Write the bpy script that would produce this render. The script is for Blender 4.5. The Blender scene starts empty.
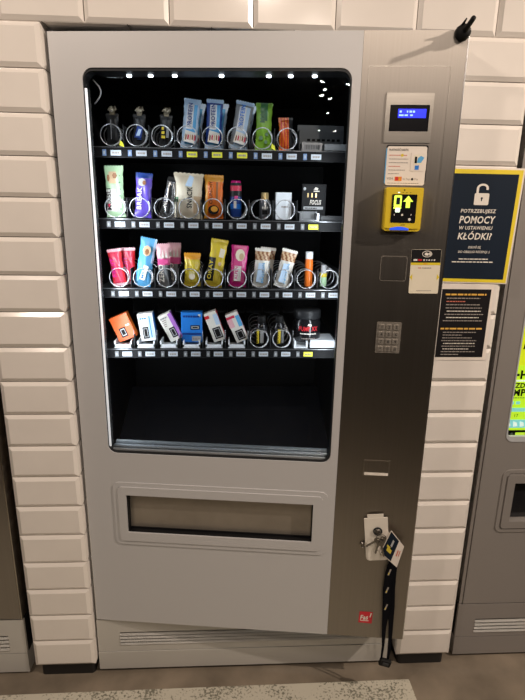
import bpy, math, random
from mathutils import Vector, Matrix
from mathutils.geometry import tessellate_polygon
random.seed(7)
S = bpy.context.scene
C = S.collection
PI = math.pi
R = math.radians

# ------------------------------------------------------------------ camera, world, lights, exposure
cam_data = bpy.data.cameras.new('camera')
cam = bpy.data.objects.new('camera', cam_data)
C.objects.link(cam)
YAW, PIT, ROL = .0557, .27473, .01708
fw = Vector((math.sin(YAW)*math.cos(PIT), math.cos(YAW)*math.cos(PIT), -math.sin(PIT)))
rt = Vector((math.cos(YAW), -math.sin(YAW), 0))
up = rt.cross(fw)
cr, ur = rt*math.cos(ROL)+up*math.sin(ROL), -rt*math.sin(ROL)+up*math.cos(ROL)
cam.matrix_world = Matrix(((cr.x, ur.x, -fw.x, .45807), (cr.y, ur.y, -fw.y, -1.41827), (cr.z, ur.z, -fw.z, 1.54448), (0, 0, 0, 1)))
cam_data.sensor_fit = 'HORIZONTAL'
cam_data.sensor_width = 36
cam_data.lens = 36*519.77/525
cam_data.clip_start = .05
S.camera = cam
S.view_settings.view_transform = 'Standard'
S.view_settings.look = 'None'
S.view_settings.gamma = 1
S.view_settings.use_curve_mapping = False
S.view_settings.exposure = 0.0
w = bpy.data.worlds.new('room_air')
w.use_nodes = True
w.node_tree.nodes['Background'].inputs[0].default_value = (1, .8, .62, 1)
w.node_tree.nodes['Background'].inputs[1].default_value = .05
S.world = w

WARM = (1, .845, .715)
def light(name, kind, loc, target, energy, size, color=WARM, angle=70, blend=.6, size_y=None):
    l = bpy.data.lights.new(name, kind)
    l.energy = energy
    l.color = color
    if kind == 'SPOT':
        l.spot_size = R(angle); l.spot_blend = blend; l.shadow_soft_size = size
    elif kind == 'AREA':
        l.shape = 'RECTANGLE' if size_y else 'DISK'; l.size = size
        if size_y: l.size_y = size_y
    else:
        l.shadow_soft_size = size
    o = bpy.data.objects.new(name, l)
    C.objects.link(o)
    o.location = loc
    o.rotation_euler = (Vector(target)-Vector(loc)).to_track_quat('-Z', 'Y').to_euler()
    return o
light('ceiling_spot_right', 'SPOT', (2.8, -1.25, 2.78), (.6, 0, 1.0), 235, .03, angle=80)
light('ceiling_spot_left', 'SPOT', (-.75, -1.25, 2.78), (.1, 0, 1.0), 66, .08, angle=90)
light('ceiling_spot_middle', 'SPOT', (.6, -1.9, 2.78), (.5, 0, .6), 40, .10, angle=85)
light('ceiling_spot_rear', 'SPOT', (1.1, -3.4, 2.78), (.6, -.4, .2), 55, .06, angle=70)

# ------------------------------------------------------------------ materials
def mat(name, col, rough=.5, metal=0., emit=0., ecol=None, noise=0., nscale=20., stretch=(1, 1, 1), bump=0., spec=.5, coat=0., rnoise=0., detail=3):
    m = bpy.data.materials.new(name)
    m.use_nodes = True
    nt = m.node_tree
    b = nt.nodes['Principled BSDF']
    b.inputs['Roughness'].default_value = rough
    b.inputs['Metallic'].default_value = metal
    b.inputs['Specular IOR Level'].default_value = spec
    b.inputs['Coat Weight'].default_value = coat
    b.inputs['Base Color'].default_value = (*col, 1)
    if emit:
        b.inputs['Emission Color'].default_value = (*(ecol or col), 1)
        b.inputs['Emission Strength'].default_value = emit
    tc = nt.nodes.new('ShaderNodeTexCoord')
    mp = nt.nodes.new('ShaderNodeMapping')
    mp.inputs['Scale'].default_value = stretch
    n = nt.nodes.new('ShaderNodeTexNoise')
    n.inputs['Scale'].default_value = nscale
    n.inputs['Detail'].default_value = detail
    nt.links.new(tc.outputs['Object'], mp.inputs[0])
    nt.links.new(mp.outputs[0], n.inputs['Vector'])
    if noise or not (bump or rnoise):
        k = noise or .03
        r = nt.nodes.new('ShaderNodeValToRGB')
        r.color_ramp.elements[0].position = .25
        r.color_ramp.elements[1].position = .75
        r.color_ramp.elements[0].color = (*[c*(1-k) for c in col], 1)
        r.color_ramp.elements[1].color = (*[min(1, c*(1+k)) for c in col], 1)
        nt.links.new(n.outputs[0], r.inputs[0])
        nt.links.new(r.outputs[0], b.inputs['Base Color'])
    if rnoise:
        mr = nt.nodes.new('ShaderNodeMapRange')
        mr.inputs[3].default_value = rough-rnoise
        mr.inputs[4].default_value = rough+rnoise
        nt.links.new(n.outputs[0], mr.inputs[0])
        nt.links.new(mr.outputs[0], b.inputs['Roughness'])
    if bump:
        bp = nt.nodes.new('ShaderNodeBump')
        bp.inputs['Strength'].default_value = bump
        bp.inputs['Distance'].default_value = .002
        nt.links.new(n.outputs[0], bp.inputs['Height'])
        nt.links.new(bp.outputs[0], b.inputs['Normal'])
    return m

def glass_mat(name, tint=(1, 1, 1), rough=0.0):
    m = bpy.data.materials.new(name)
    m.use_nodes = True
    nt = m.node_tree
    nt.nodes.remove(nt.nodes['Principled BSDF'])
    out = nt.nodes['Material Output']
    tr = nt.nodes.new('ShaderNodeBsdfTransparent'); tr.inputs[0].default_value = (*tint, 1)
    gl = nt.nodes.new('ShaderNodeBsdfGlossy'); gl.inputs['Roughness'].default_value = rough
    fr = nt.nodes.new('ShaderNodeFresnel'); fr.inputs[0].default_value = 1.5
    mx = nt.nodes.new('ShaderNodeMixShader')
    nt.links.new(fr.outputs[0], mx.inputs[0]); nt.links.new(tr.outputs[0], mx.inputs[1]); nt.links.new(gl.outputs[0], mx.inputs[2])
    nt.links.new(mx.outputs[0], out.inputs[0])
    return m

M = {}
def mk(name, *a, **k):
    M[name] = mat(name, *a, **k)
    return M[name]
mk('tile', (.80, .74, .68), .16, bump=.25, nscale=9, noise=.03, coat=.3)
mk('grout', (.30, .27, .24), .85, noise=.15, nscale=60)
mk('floor', (.185, .148, .108), .55, noise=.42, nscale=6, detail=10, rnoise=.12)
mk('rug', (.40, .365, .30), .95)
mk('ceiling', (.32, .28, .24), .9)
mk('room_wall', (.075, .056, .042), .8, noise=.2, nscale=2)
mk('black', (.006, .006, .007), .5, spec=.2)
mk('black_gloss', (.01, .01, .012), .12)
mk('plinth', (.012, .011, .011), .45)
mk('paint', (.55, .54, .54), .45, bump=.05, nscale=500, metal=.10, noise=.02)
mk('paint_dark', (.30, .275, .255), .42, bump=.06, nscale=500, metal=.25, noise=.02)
mk('paint_base', (.56, .54, .50), .45, metal=.2, bump=.05, nscale=500)
mk('steel', (.33, .30, .27), .48, metal=1, noise=.05, nscale=9, stretch=(22, 22, .12), rnoise=.04)
mk('steel_light', (.42, .385, .345), .33, metal=1, noise=.06, nscale=9, stretch=(1, 1, 20))
mk('flap', (.33, .29, .24), .42, metal=.6, noise=.10, nscale=14)
mk('chrome', (.82, .83, .85), .18, metal=1)
mk('wire', (.55, .56, .58), .3, metal=.8)
mk('aluminium', (.72, .76, .80), .3, metal=.8)
mk('white_metal', (.80, .84, .88), .35)
mk('led_strip', (.9, .93, 1), .5, emit=.45, ecol=(.9, .93, .95))
mk('led', (1, 1, 1), .5, emit=9, ecol=(.85, .93, 1))
mk('lamp_disc', (1, 1, 1), .5, emit=160, ecol=(1, .95, .85))
mk('white', (.78, .78, .78), .4)
mk('cream', (.82, .74, .58), .4)
mk('paper', (.80, .72, .64), .5)
mk('offwhite', (.80, .78, .72), .35)
mk('tag_white', (.55, .60, .66), .5)
mk('tag_blue', (.17, .26, .45), .5)
mk('tag_yellow', (.80, .78, .05), .5)
mk('navy', (.008, .015, .028), .6, spec=.15)
mk('board_black', (.010, .009, .010), .6, spec=.15)
mk('plate_metal', (.84, .78, .69), .38, metal=.15)
mk('polished', (.42, .38, .33), .18, metal=1)
mk('vent', (.75, .73, .69), .45)
mk('yellow', (.80, .62, .03), .45)
mk('term_yellow', (.72, .52, .02), .38)
mk('red', (.62, .02, .03), .4)
mk('logo_red', (.60, .015, .03), .4)
mk('crimson', (.62, .05, .10), .25)
mk('pink', (.72, .10, .30), .25)
mk('magenta', (.60, .02, .22), .25)
mk('lightpink', (.80, .45, .50), .3)
mk('orange', (.80, .18, .02), .28)
mk('orange_box', (.78, .12, .015), .4)
mk('amber', (.75, .34, .03), .3)
mk('foil_yellow', (.72, .56, .05), .25)
mk('pale_yellow', (.80, .72, .30), .25)
mk('green', (.25, .50, .05), .25)
mk('mint', (.42, .62, .38), .3)
mk('darkgreen', (.05, .18, .06), .3)
mk('skyblue', (.12, .42, .75), .25)
mk('blue', (.02, .20, .68), .35)
mk('deepblue', (.015, .05, .25), .3)
mk('paleblue', (.50, .66, .85), .28)
mk('purple', (.14, .09, .55), .25)
mk('violet', (.40, .16, .55), .3)
mk('silver_foil', (.55, .56, .58), .25, metal=.85, noise=.15, nscale=80)
mk('silver_can', (.35, .36, .38), .28, metal=.8)
mk('gold', (.70, .50, .22), .3, metal=.7)
mk('goldfoil', (.36, .31, .22), .4, metal=.4, noise=.3, nscale=150)
mk('brown', (.28, .12, .05), .4)
mk('beige', (.62, .45, .28), .4)
mk('dark_grey', (.022, .023, .025), .4, spec=.3)
mk('grey', (.22, .23, .24), .4)
mk('lightgrey', (.45, .46, .47), .4)
mk('key_metal', (.20, .18, .16), .35, metal=.9)
mk('glyph_dark', (.012, .012, .013), .6, spec=.12)
mk('key_pad', (.30, .27, .235), .38, metal=.5)
mk('key_top', (.50, .45, .39), .35, metal=.4)
mk('glyph_white', (.82, .76, .68), .5)
mk('glyph_grey', (.35, .31, .28), .5)
mk('glyph_orange', (.80, .45, .08), .5)
mk('glyph_red', (.65, .18, .12), .5)
mk('rubber', (.008, .008, .008), .6, spec=.2)
mk('fabric_black', (.006, .006, .008), .9, spec=.05)
mk('lcd', (.01, .02, .9), .3, emit=1.0, ecol=(.005, .02, .95))
mk('lcd_text', (.3, .5, 1), .3, emit=1.1, ecol=(.25, .45, 1))
mk('term_lit', (.7, .9, .1), .3, emit=1.1, ecol=(.55, .85, .06))
mk('term_lit_white', (.8, 1, .8), .3, emit=1.0, ecol=(.7, .95, .7))
mk('term_blue', (.03, .1, .8), .3, emit=.6, ecol=(.02, .09, .8))
mk('lit_yellow', (.75, .8, .03), .4, emit=.75, ecol=(.72, .76, .02))
mk('lit_lime', (.6, .8, .05), .4, emit=.8, ecol=(.58, .85, .03))
mk('lit_cyan', (.35, .75, .8), .4, emit=.6, ecol=(.3, .75, .8))
mk('lit_white', (.85, .9, .85), .4, emit=.8, ecol=(.85, .9, .85))
mk('smoked', (.015, .016, .02), .08)
M['glass'] = glass_mat('glass', (.93, .95, .96))
M['clear_film'] = glass_mat('clear_film', (.9, .9, .9), .1)

def brush(m, amount):
    nt = M[m].node_tree; b = nt.nodes['Principled BSDF']
    b.inputs['Anisotropic'].default_value = amount
    v = nt.nodes.new('ShaderNodeCombineXYZ')
    v.inputs[0].default_value = math.cos(R(6.77)); v.inputs[1].default_value = -math.sin(R(6.77))
    nt.links.new(v.outputs[0], b.inputs['Tangent'])
brush('steel', .72)
brush('steel_light', .5)

# rug: pale ground with green-grey speckles (its own pattern)
def rug_material():
    m = M['rug']; nt = m.node_tree; b = nt.nodes['Principled BSDF']
    tc = nt.nodes.new('ShaderNodeTexCoord')
    n1 = nt.nodes.new('ShaderNodeTexNoise'); n1.inputs['Scale'].default_value = 130; n1.inputs['Detail'].default_value = 3
    n2 = nt.nodes.new('ShaderNodeTexNoise'); n2.inputs['Scale'].default_value = 7; n2.inputs['Detail'].default_value = 2
    nt.links.new(tc.outputs['Object'], n1.inputs['Vector']); nt.links.new(tc.outputs['Object'], n2.inputs['Vector'])
    mul = nt.nodes.new('ShaderNodeMath'); mul.operation = 'ADD'
    sc = nt.nodes.new('ShaderNodeMath'); sc.operation = 'MULTIPLY'; sc.inputs[1].default_value = .62
    nt.links.new(n2.outputs[0], sc.inputs[0]); nt.links.new(n1.outputs[0], mul.inputs[0]); nt.links.new(sc.outputs[0], mul.inputs[1])
    r = nt.nodes.new('ShaderNodeValToRGB')
    r.color_ramp.elements[0].position = .84; r.color_ramp.elements[0].color = (.52, .48, .39, 1)
    r.color_ramp.elements[1].position = .99; r.color_ramp.elements[1].color = (.17, .16, .12, 1)
    nt.links.new(mul.outputs[0], r.inputs[0]); nt.links.new(r.outputs[0], b.inputs['Base Color'])
rug_material()

# ------------------------------------------------------------------ mesh builder
TEXT_CACHE = {}
class MB:
    def __init__(self):
        self.v = []; self.f = []; self.m = []; self.s = []; self.mats = []
    def mi(self, name):
        if name not in self.mats: self.mats.append(name)
        return self.mats.index(name)
    def add(self, vs, fs, mat, smooth=False, T=None):
        o = len(self.v)
        for p in vs:
            p = Vector(p)
            if T is not None: p = T @ p
            self.v.append(p)
        for i, f in enumerate(fs):
            self.f.append([o+k for k in f])
            self.m.append(self.mi(mat[i] if isinstance(mat, list) else mat)); self.s.append(smooth)
        return self
    def box(self, x0, x1, y0, y1, z0, z1, mat, T=None, bev=0.):
        if bev <= 0:
            vs = [(x, y, z) for x in (x0, x1) for y in (y0, y1) for z in (z0, z1)]
            fs = [(0, 1, 3, 2), (4, 6, 7, 5), (0, 4, 5, 1), (2, 3, 7, 6), (0, 2, 6, 4), (1, 5, 7, 3)]
            return self.add(vs, fs, mat, False, T)
        b = min(bev, (x1-x0)/2.01, (y1-y0)/2.01, (z1-z0)/2.01)
        vs = []; idx = {}
        def V(p):
            k = tuple(round(c, 7) for c in p)
            if k not in idx: idx[k] = len(vs); vs.append(p)
            return idx[k]
        X = (x0, x1); Y = (y0, y1); Z = (z0, z1); sg = (1, -1); fs = []
        def P(i, j, k, ax):
            x, y, z = X[i], Y[j], Z[k]
            if ax != 0: x += b*sg[i]
            if ax != 1: y += b*sg[j]
            if ax != 2: z += b*sg[k]
            return V((x, y, z))
        for i in (0, 1):
            a = [P(i, 0, 0, 0), P(i, 1, 0, 0), P(i, 1, 1, 0), P(i, 0, 1, 0)]; fs.append(a[::-1] if i == 0 else a)
            a = [P(0, i, 0, 1), P(1, i, 0, 1), P(1, i, 1, 1), P(0, i, 1, 1)]; fs.append(a if i == 0 else a[::-1])
            a = [P(0, 0, i, 2), P(1, 0, i, 2), P(1, 1, i, 2), P(0, 1, i, 2)]; fs.append(a[::-1] if i == 0 else a)
        for i in (0, 1):
            for j in (0, 1):
                fs.append([P(i, j, 0, 0), P(i, j, 1, 0), P(i, j, 1, 1), P(i, j, 0, 1)])
                fs.append([P(i, 0, j, 0), P(i, 1, j, 0), P(i, 1, j, 2), P(i, 0, j, 2)])
                fs.append([P(0, i, j, 1), P(1, i, j, 1), P(1, i, j, 2), P(0, i, j, 2)])
                for k in (0, 1):
                    fs.append([P(i, j, k, 0), P(i, j, k, 1), P(i, j, k, 2)])
        return self.add(vs, fs, mat, False, T)
    def plate(self, outer, holes, y0, y1, mat, side=None, T=None, back=True):
        """polygon (x,z) with holes, extruded from y0 (front) to y1 (back)"""
        polys = [outer]+list(holes)
        flat = [p for q in polys for p in q]
        tri = tessellate_polygon([[Vector((x, z, 0)) for x, z in q] for q in polys])
        n = len(flat)
        vs = [(x, y0, z) for x, z in flat]+[(x, y1, z) for x, z in flat]
        fs = []; ms = []
        for t in tri:
            a, b, c = [Vector((flat[i][0], flat[i][1], 0)) for i in t]
            if (b-a).cross(c-a).z < 0: t = t[::-1]
            fs.append(tuple(t)); ms.append(mat)
            if back: fs.append(tuple(i+n for i in t[::-1])); ms.append(mat)
        o = 0
        for q in polys:
            k = len(q)
            area = sum(q[i][0]*q[(i+1) % k][1]-q[(i+1) % k][0]*q[i][1] for i in range(k))
            outer_ccw = area > 0
            for i in range(k):
                a, b = o+i, o+(i+1) % k
                f = (b, a, a+n, b+n)
                if (q is outer) != outer_ccw: f = f[::-1]
                fs.append(f); ms.append(side or mat)
            o += k
        return self.add(vs, fs, ms, False, T)
    def tube(self, pts, r, mat, n=6, closed=False, T=None, cap=True):
        pts = [Vector(p) for p in pts]; vs = []; fs = []; L = len(pts)
        prev = None
        for i, p in enumerate(pts):
            a = pts[(i-1) % L] if (i > 0 or closed) else p
            b = pts[(i+1) % L] if (i < L-1 or closed) else p
            t = (b-a).normalized()
            if prev is None:
                h = Vector((0, 0, 1)) if abs(t.z) < .9 else Vector((1, 0, 0))
                u = t.cross(h).normalized()
            else:
                u = (prev-t*prev.dot(t)).normalized()
            prev = u
            v = t.cross(u)
            rr = r[i] if isinstance(r, (list, tuple)) else r
            for k in range(n):
                an = 2*PI*k/n
                vs.append(p+u*math.cos(an)*rr+v*math.sin(an)*rr)
        for i in range(L if closed else L-1):
            j = (i+1) % L
            for k in range(n):
                fs.append((i*n+k, i*n+(k+1) % n, j*n+(k+1) % n, j*n+k))
        if cap and not closed:
            fs.append(tuple(range(n))[::-1]); fs.append(tuple((L-1)*n+k for k in range(n)))
        return self.add(vs, fs, mat, True, T)
    def lathe(self, prof, n=24, T=None, smooth=True, cx=0, cy=0):
        """prof: list of (r, z, material for the band above)"""
        vs = []; fs = []; ms = []
        for r_, z, _ in prof:
            for k in range(n):
                a = 2*PI*k/n
                vs.append((cx+r_*math.cos(a), cy+r_*math.sin(a), z))
        for i in range(len(prof)-1):
            for k in range(n):
                fs.append((i*n+k, i*n+(k+1) % n, (i+1)*n+(k+1) % n, (i+1)*n+k)); ms.append(prof[i][2])
        fs.append(tuple(range(n))[::-1]); ms.append(prof[0][2])
        fs.append(tuple((len(prof)-1)*n+k for k in range(n))); ms.append(prof[-2][2])
        return self.add(vs, fs, ms, smooth, T)
    def text(self, s, x, z, size, mat, y=0., align='CENTER', shear=0., bold=0., sx=1., rot=0., T=None, fit=None):
        """flat lettering on a plane facing -Y; (x,z) is the baseline anchor; fit = wanted width"""
        key = (s, shear, bold)
        if key not in TEXT_CACHE:
            cu = bpy.data.curves.new('lettering', 'FONT')
            cu.body = s; cu.size = 1; cu.shear = shear; cu.offset = bold
            cu.resolution_u = 2; cu.space_character = 1.06
            ob = bpy.data.objects.new('lettering', cu)
            C.objects.link(ob)
            bpy.context.view_layer.update()
            me = ob.to_mesh()
            TEXT_CACHE[key] = ([tuple(v.co) for v in me.vertices], [tuple(p.vertices) for p in me.polygons])
            ob.to_mesh_clear()
            bpy.data.objects.remove(ob); bpy.data.curves.remove(cu)
        vs, fs = TEXT_CACHE[key]
        if not vs: return self
        mn = min(v[0] for v in vs); mx = max(v[0] for v in vs)
        kx = size*sx
        if fit: kx = fit/(mx-mn)
        off = {'CENTER': (mn+mx)/2, 'LEFT': mn, 'RIGHT': mx}[align]
        c, s_ = math.cos(rot), math.sin(rot)
        out = []
        for v in vs:
            a, b = (v[0]-off)*kx, v[1]*size
            out.append((x+a*c-b*s_, y, z+a*s_+b*c))
        return self.add(out, fs, mat, False, T)
    def flat(self, pts, mat, y=0., T=None):
        return self.add([(x, y, z) for x, z in pts], [tuple(range(len(pts)))], mat, False, T)
    def rect(self, x0, x1, z0, z1, mat, y=0., T=None):
        return self.flat([(x0, z0), (x1, z0), (x1, z1), (x0, z1)], mat, y, T)
    def greek(self, x0, x1, z, h, mat, y=0., T=None, seed=0, word=.006):
        """a line of print too small to read: a row of short dashes"""
        rnd = random.Random(seed+int(z*1e4)); x = x0
        while x < x1-.001:
            l = min(word*rnd.uniform(.5, 1.6), x1-x)
            self.rect(x, x+l, z, z+h, mat, y, T); x += l+word*.22
        return self
    def build(self, name, parent=None, loc=None, rot=None):
        me = bpy.data.meshes.new(name)
        me.from_pydata([tuple(p) for p in self.v], [], self.f)
        for m in self.mats: me.materials.append(M[m])
        for i, p in enumerate(me.polygons):
            p.material_index = self.m[i]; p.use_smooth = self.s[i]
        me.update()
        o = bpy.data.objects.new(name, me)
        C.objects.link(o)
        if parent is not None: o.parent = parent
        if loc is not None: o.location = loc
        if rot is not None: o.rotation_euler = rot
        return o

def tag(o, label=None, cat=None, group=None, kind=None):
    if label: o['label'] = label
    if cat: o['category'] = cat
    if group: o['group'] = group
    if kind: o['kind'] = kind
    return o
def thing(name, label, cat, loc=(0, 0, 0), rot=(0, 0, 0), group=None):
    o = bpy.data.objects.new(name, None)
    o.empty_display_size = .05
    C.objects.link(o)
    o.location = loc; o.rotation_euler = rot
    return tag(o, label, cat, group)
def struct(o, label=None):
    o['kind'] = 'structure'
    if label: o['label'] = label
    return o
def rrect(x0, x1, z0, z1, r, n=5):
    pts = []
    rs = r if isinstance(r, (list, tuple)) else (r,)*4      # bl, br, tr, tl
    for (cx, cz, a0, rr) in ((x0+rs[0], z0+rs[0], 180, rs[0]), (x1-rs[1], z0+rs[1], 270, rs[1]), (x1-rs[2], z1-rs[2], 0, rs[2]), (x0+rs[3], z1-rs[3], 90, rs[3])):
        if rr < 1e-6:
            pts.append((cx, cz)); continue
        for i in range(n+1):
            a = R(a0+90*i/n)
            pts.append((cx+rr*math.cos(a), cz+rr*math.sin(a)))
    return pts

# ------------------------------------------------------------------ the setting
K0 = .05          # underside of the lowest tile course
NX = 1.017        # niche width
def tile_frustum(mb, a, b, c, d, n, h=.0065, e=.0105, g=.0012):
    """bevelled metro tile on the quad a,b,c,d (ccw seen from outside), outward normal n; the outer rim lies in the quad's plane"""
    a, b, c, d = map(Vector, (a, b, c, d)); n = Vector(n)
    ux = (b-a).normalized(); uz = (d-a).normalized()
    A = [a+ux*g+uz*g, b-ux*g+uz*g, c-ux*g-uz*g, d+ux*g-uz*g]
    base = [p-n*.004 for p in A]
    top = [A[0]+ux*e+uz*e+n*h, A[1]-ux*e+uz*e+n*h, A[2]-ux*e-uz*e+n*h, A[3]+ux*e-uz*e+n*h]
    fs = [(8, 9, 10, 11)]
    for i in range(4):
        j = (i+1) % 4
        fs.append((4+i, 4+j, 8+j, 8+i)); fs.append((i, j, 4+j, 4+i))
    mb.add(base+A+top, fs, 'tile')
def pier(name, x0, x1, z1):
    mb = MB()
    mb.box(x0+.004, x1-.004, .004, .745, K0, z1, 'grout')
    n = int(round((z1-K0)/.1))
    for k in range(n):
        z = K0+.1*k
        tile_frustum(mb, (x0, 0, z), (x1, 0, z), (x1, 0, z+.1), (x0, 0, z+.1), (0, -1, 0))
        for j in range(4):
            ya, yb = (.2*j, min(.2*j+.2, .745))
            if yb-ya < .05: continue
            tile_frustum(mb, (x1, ya, z), (x1, yb, z), (x1, yb, z+.1), (x1, ya, z+.1), (1, 0, 0), h=.003, e=.010)
            tile_frustum(mb, (x0, yb, z), (x0, ya, z), (x0, ya, z+.1), (x0, yb, z+.1), (-1, 0, 0), h=.003, e=.010)
    return struct(mb.build(name))
pier('wall_left', -.2013, -.004, 1.95)
pier('wall_right', NX, NX+.186, 1.95)
def lintel():
    mb = MB()
    z0 = 1.95
    mb.box(-1.7, 2.7, .004, .745, z0+.004, 2.84, 'grout')
    for k in range(9):
        off = .101 if k % 2 == 0 else .001
        for i in range(-9, 14):
            xa, xb = off+.2*i, off+.2*i+.2
            if xa < -1.7 or xb > 2.7: continue
            z = z0+.1*k
            if z > 2.8: continue
            tile_frustum(mb, (xa, 0, z), (xb, 0, z), (xb, 0, z+.1), (xa, 0, z+.1), (0, -1, 0))
    for j in range(7):
        ya, yb = .1*j, .1*j+.1
        for i in range(-8, 13):
            xa, xb = .2*i+.001+(.1 if j % 2 else 0), .2*i+.201+(.1 if j % 2 else 0)
            tile_frustum(mb, (xa, yb, z0), (xb, yb, z0), (xb, ya, z0), (xa, ya, z0), (0, 0, -1), h=.003, e=.010)
    return struct(mb.build('wall_upper'))
lintel()
for nm, x0, x1 in (('baseboard_left', -.2013, 0), ('baseboard_right', NX, NX+.186)):
    mb = MB()
    pts = rrect(x0+.012, x1-.012, .010, .74, .012)
    n = len(pts)
    vs = [(x, y, 0) for x, y in pts]+[(x, y, K0) for x, y in pts]
    fs = [(i, (i+1) % n, n+(i+1) % n, n+i) for i in range(n)]+[tuple(range(n, 2*n)), tuple(range(n))[::-1]]
    mb.add(vs, fs, 'plinth')
    struct(mb.build(nm))
mb = MB(); mb.box(-3.2, 4.2, -10, .9, -.05, 0, 'floor'); struct(mb.build('floor'))
mb = MB(); mb.box(-3.2, 4.2, -10, .9, 2.84, 2.9, 'ceiling'); struct(mb.build('ceiling'))
mb = MB(); mb.box(-1.7, 2.7, .75, .85, 0, 2.84, 'room_wall'); struct(mb.build('wall_back'))
mb = MB(); mb.box(-3.2, 4.2, -10.1, -10, 0, 2.84, 'room_wall'); struct(mb.build('wall_rear'))
for nm, x0, x1 in (('wall_far_left', -3.3, -3.2), ('wall_far_right', 4.2, 4.3)):
    mb = MB(); mb.box(x0, x1, -10, .9, 0, 2.84, 'room_wall'); struct(mb.build(nm))
for nm, x0, x1 in (('wall_niche_left', -1.7, -1.25), ('wall_niche_right', 2.25, 2.7)):
    mb = MB(); mb.box(x0, x1, .004, .745, 0, 1.95, 'grout'); struct(mb.build(nm))

# pale speckled rug on the floor
mb = MB()
mb.add([(-1.5, -.078, .0), (1.048, -.058, .0), (1.068, -1.2, 0), (-1.5, -1.25, 0), (-1.5, -.078, .006), (1.048, -.058, .006), (1.068, -1.2, .006), (-1.5, -1.25, .006)],
       [(3, 2, 1, 0)[::-1], (4, 7, 6, 5)[::-1], (0, 1, 5, 4), (1, 2, 6, 5), (2, 3, 7, 6), (3, 0, 4, 7)], 'rug')
tag(mb.build('rug'), 'thin pale beige rug with dark speckles lying on the floor before the machines', 'rug')

# ------------------------------------------------------------------ the vending machine
HX, HY, A = .008, .012, R(6.77)
DROT = (0, 0, -A)
vm = thing('vending_machine', 'tall grey and steel snack vending machine standing in the middle niche with its door ajar', 'vending machine', (0, 0, 0))
def dp(mb, name, parent=None, label=None):
    """a part that sits on the door: modelled in door coordinates x=along the door, -y=outwards, z=height"""
    if parent is None:
        o = mb.build(name, vm, (HX, HY, 0), DROT)
    else:
        o = mb.build(name, parent)
    if label: o['label'] = label
    return o

# cabinet body behind the door
mb = MB()
X0, X1, Y0, Y1 = .008, 1.005, .085, .73
mb.box(X0, X0+.03, Y0, Y1, .05, 1.925, 'paint')
mb.box(X1-.03, X1, Y0, Y1, .05, 1.925, 'paint')
mb.box(X0, X1, Y0, Y1, 1.90, 1.925, 'paint')
mb.box(X0, X1, Y1-.02, Y1, .05, 1.925, 'black')
mb.box(X0+.03, X1-.03, Y0, Y1-.02, .05, .25, 'paint')
mb.build('cabinet', vm)
mb = MB()   # dark liner
mb.box(X0+.031, X0+.036, Y0+.005, Y1-.03, .26, 1.895, 'black')
mb.box(.800, .806, Y0+.005, Y1-.03, .26, 1.895, 'black')
mb.box(X0+.036, .80, Y1-.04, Y1-.03, .26, 1.895, 'black')
mb.box(X0+.036, .80, Y0+.005, Y1-.03, 1.885, 1.895, 'black')
mb.box(.806, X1-.031, Y0+.005, Y0+.02, .26, 1.895, 'dark_grey')
mb.build('liner', vm, None, None)['label'] = 'black lining of the product chamber'
mb = MB()
mb.add([(X0+.036, .11, .62), (.80, .11, .62), (.80, .11, .64), (X0+.036, .11, .64), (X0+.036, .60, .80), (.80, .60, .80), (.80, .60, .82), (X0+.036, .60, .82)],
       [(0, 1, 2, 3), (3, 2, 6, 7), (4, 7, 6, 5), (0, 4, 5, 1), (0, 3, 7, 4), (1, 5, 6, 2)], 'smoked')
mb.build('drop_chute', vm)
# base with vent
mb = MB()
bx0, bx1 = .004, .990
slots = [(.076, .40, .1535-.0125*i, .1625-.0125*i) for i in range(4)]
outer = [(bx0, .086), (bx1, .086), (bx1, .213), (bx0, .213)]
holes = [[(.078, z0), (.915, z0), (.915, z1), (.078, z1)] for _, _, z0, z1 in slots]
mb.plate(outer, holes, .014, .024, 'paint_base')
mb.plate([(bx0, .014), (bx1, .014), (bx1, .0835), (bx0, .0835)], [], .012, .024, 'paint_base')
mb.box(bx0, bx1, .028, .60, .014, .213, 'black')
bp = mb.build('base_panel', vm)
mb = MB()
for _, _, z0, z1 in slots:
    mb.add([(.078, .0150, z0+.0030), (.915, .0150, z0+.0030), (.915, .0105, z0-.0032), (.078, .0105, z0-.0032)], [(3, 2, 1, 0), (0, 1, 2, 3)], 'vent')
mb.build('vent_louvre', bp)
def feet(parent, xs):
    for x in xs:
        for y in (.08, .6):
            mb = MB(); mb.lathe([(.02, 0, 'rubber'), (.02, .008, 'rubber'), (.012, .012, 'rubber')], 12, cx=x, cy=y)
            mb.build('levelling_foot', parent)
feet(vm, (.06, .93))

# door face
ZB, ZT = .220, 1.933
WIN = (.0780, .7315, .826, 1.855)
mb = MB()
win = rrect(WIN[0], WIN[1], WIN[2], WIN[3], .026)
bay = rrect(.1245, .6885, .5605, .690, .002, 2)
mb.plate([(0, ZB), (.7525, ZB), (.7525, ZT), (0, ZT)], [win, bay], 0, .012, 'paint')
mb.plate([(0, ZB), (.7525, ZB), (.7525, ZT), (0, ZT)], [rrect(WIN[0]-.004, WIN[1]+.004, WIN[2]-.004, WIN[3]+.004, .03), bay], .012, .05, 'dark_grey')
mb.box(-.0015, 0, .0, .05, ZB, ZT, 'chrome')
door = dp(mb, 'door_panel', label='grey painted front of the open door')
mb = MB()
mb.plate([(.753, ZB), (.9905, ZB), (.9905, ZT), (.753, ZT)], [], 0, .004, 'steel')
mb.box(.755, .989, .004, .07, ZB+.002, ZT-.002, 'dark_grey')
mb.box(.9905, .9925, -.0005, .07, ZB, ZT, 'chrome')
dp(mb, 'control_panel', label='brushed steel panel carrying the payment devices')
mb = MB()   # black gasket round the pane
gi = rrect(WIN[0]+.0012, WIN[1]-.003, WIN[2]+.008, WIN[3]-.0065, .024)
mb.plate(win, [gi], .003, .04, 'dark_grey')
dp(mb, 'window_gasket')
mb = MB()
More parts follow.
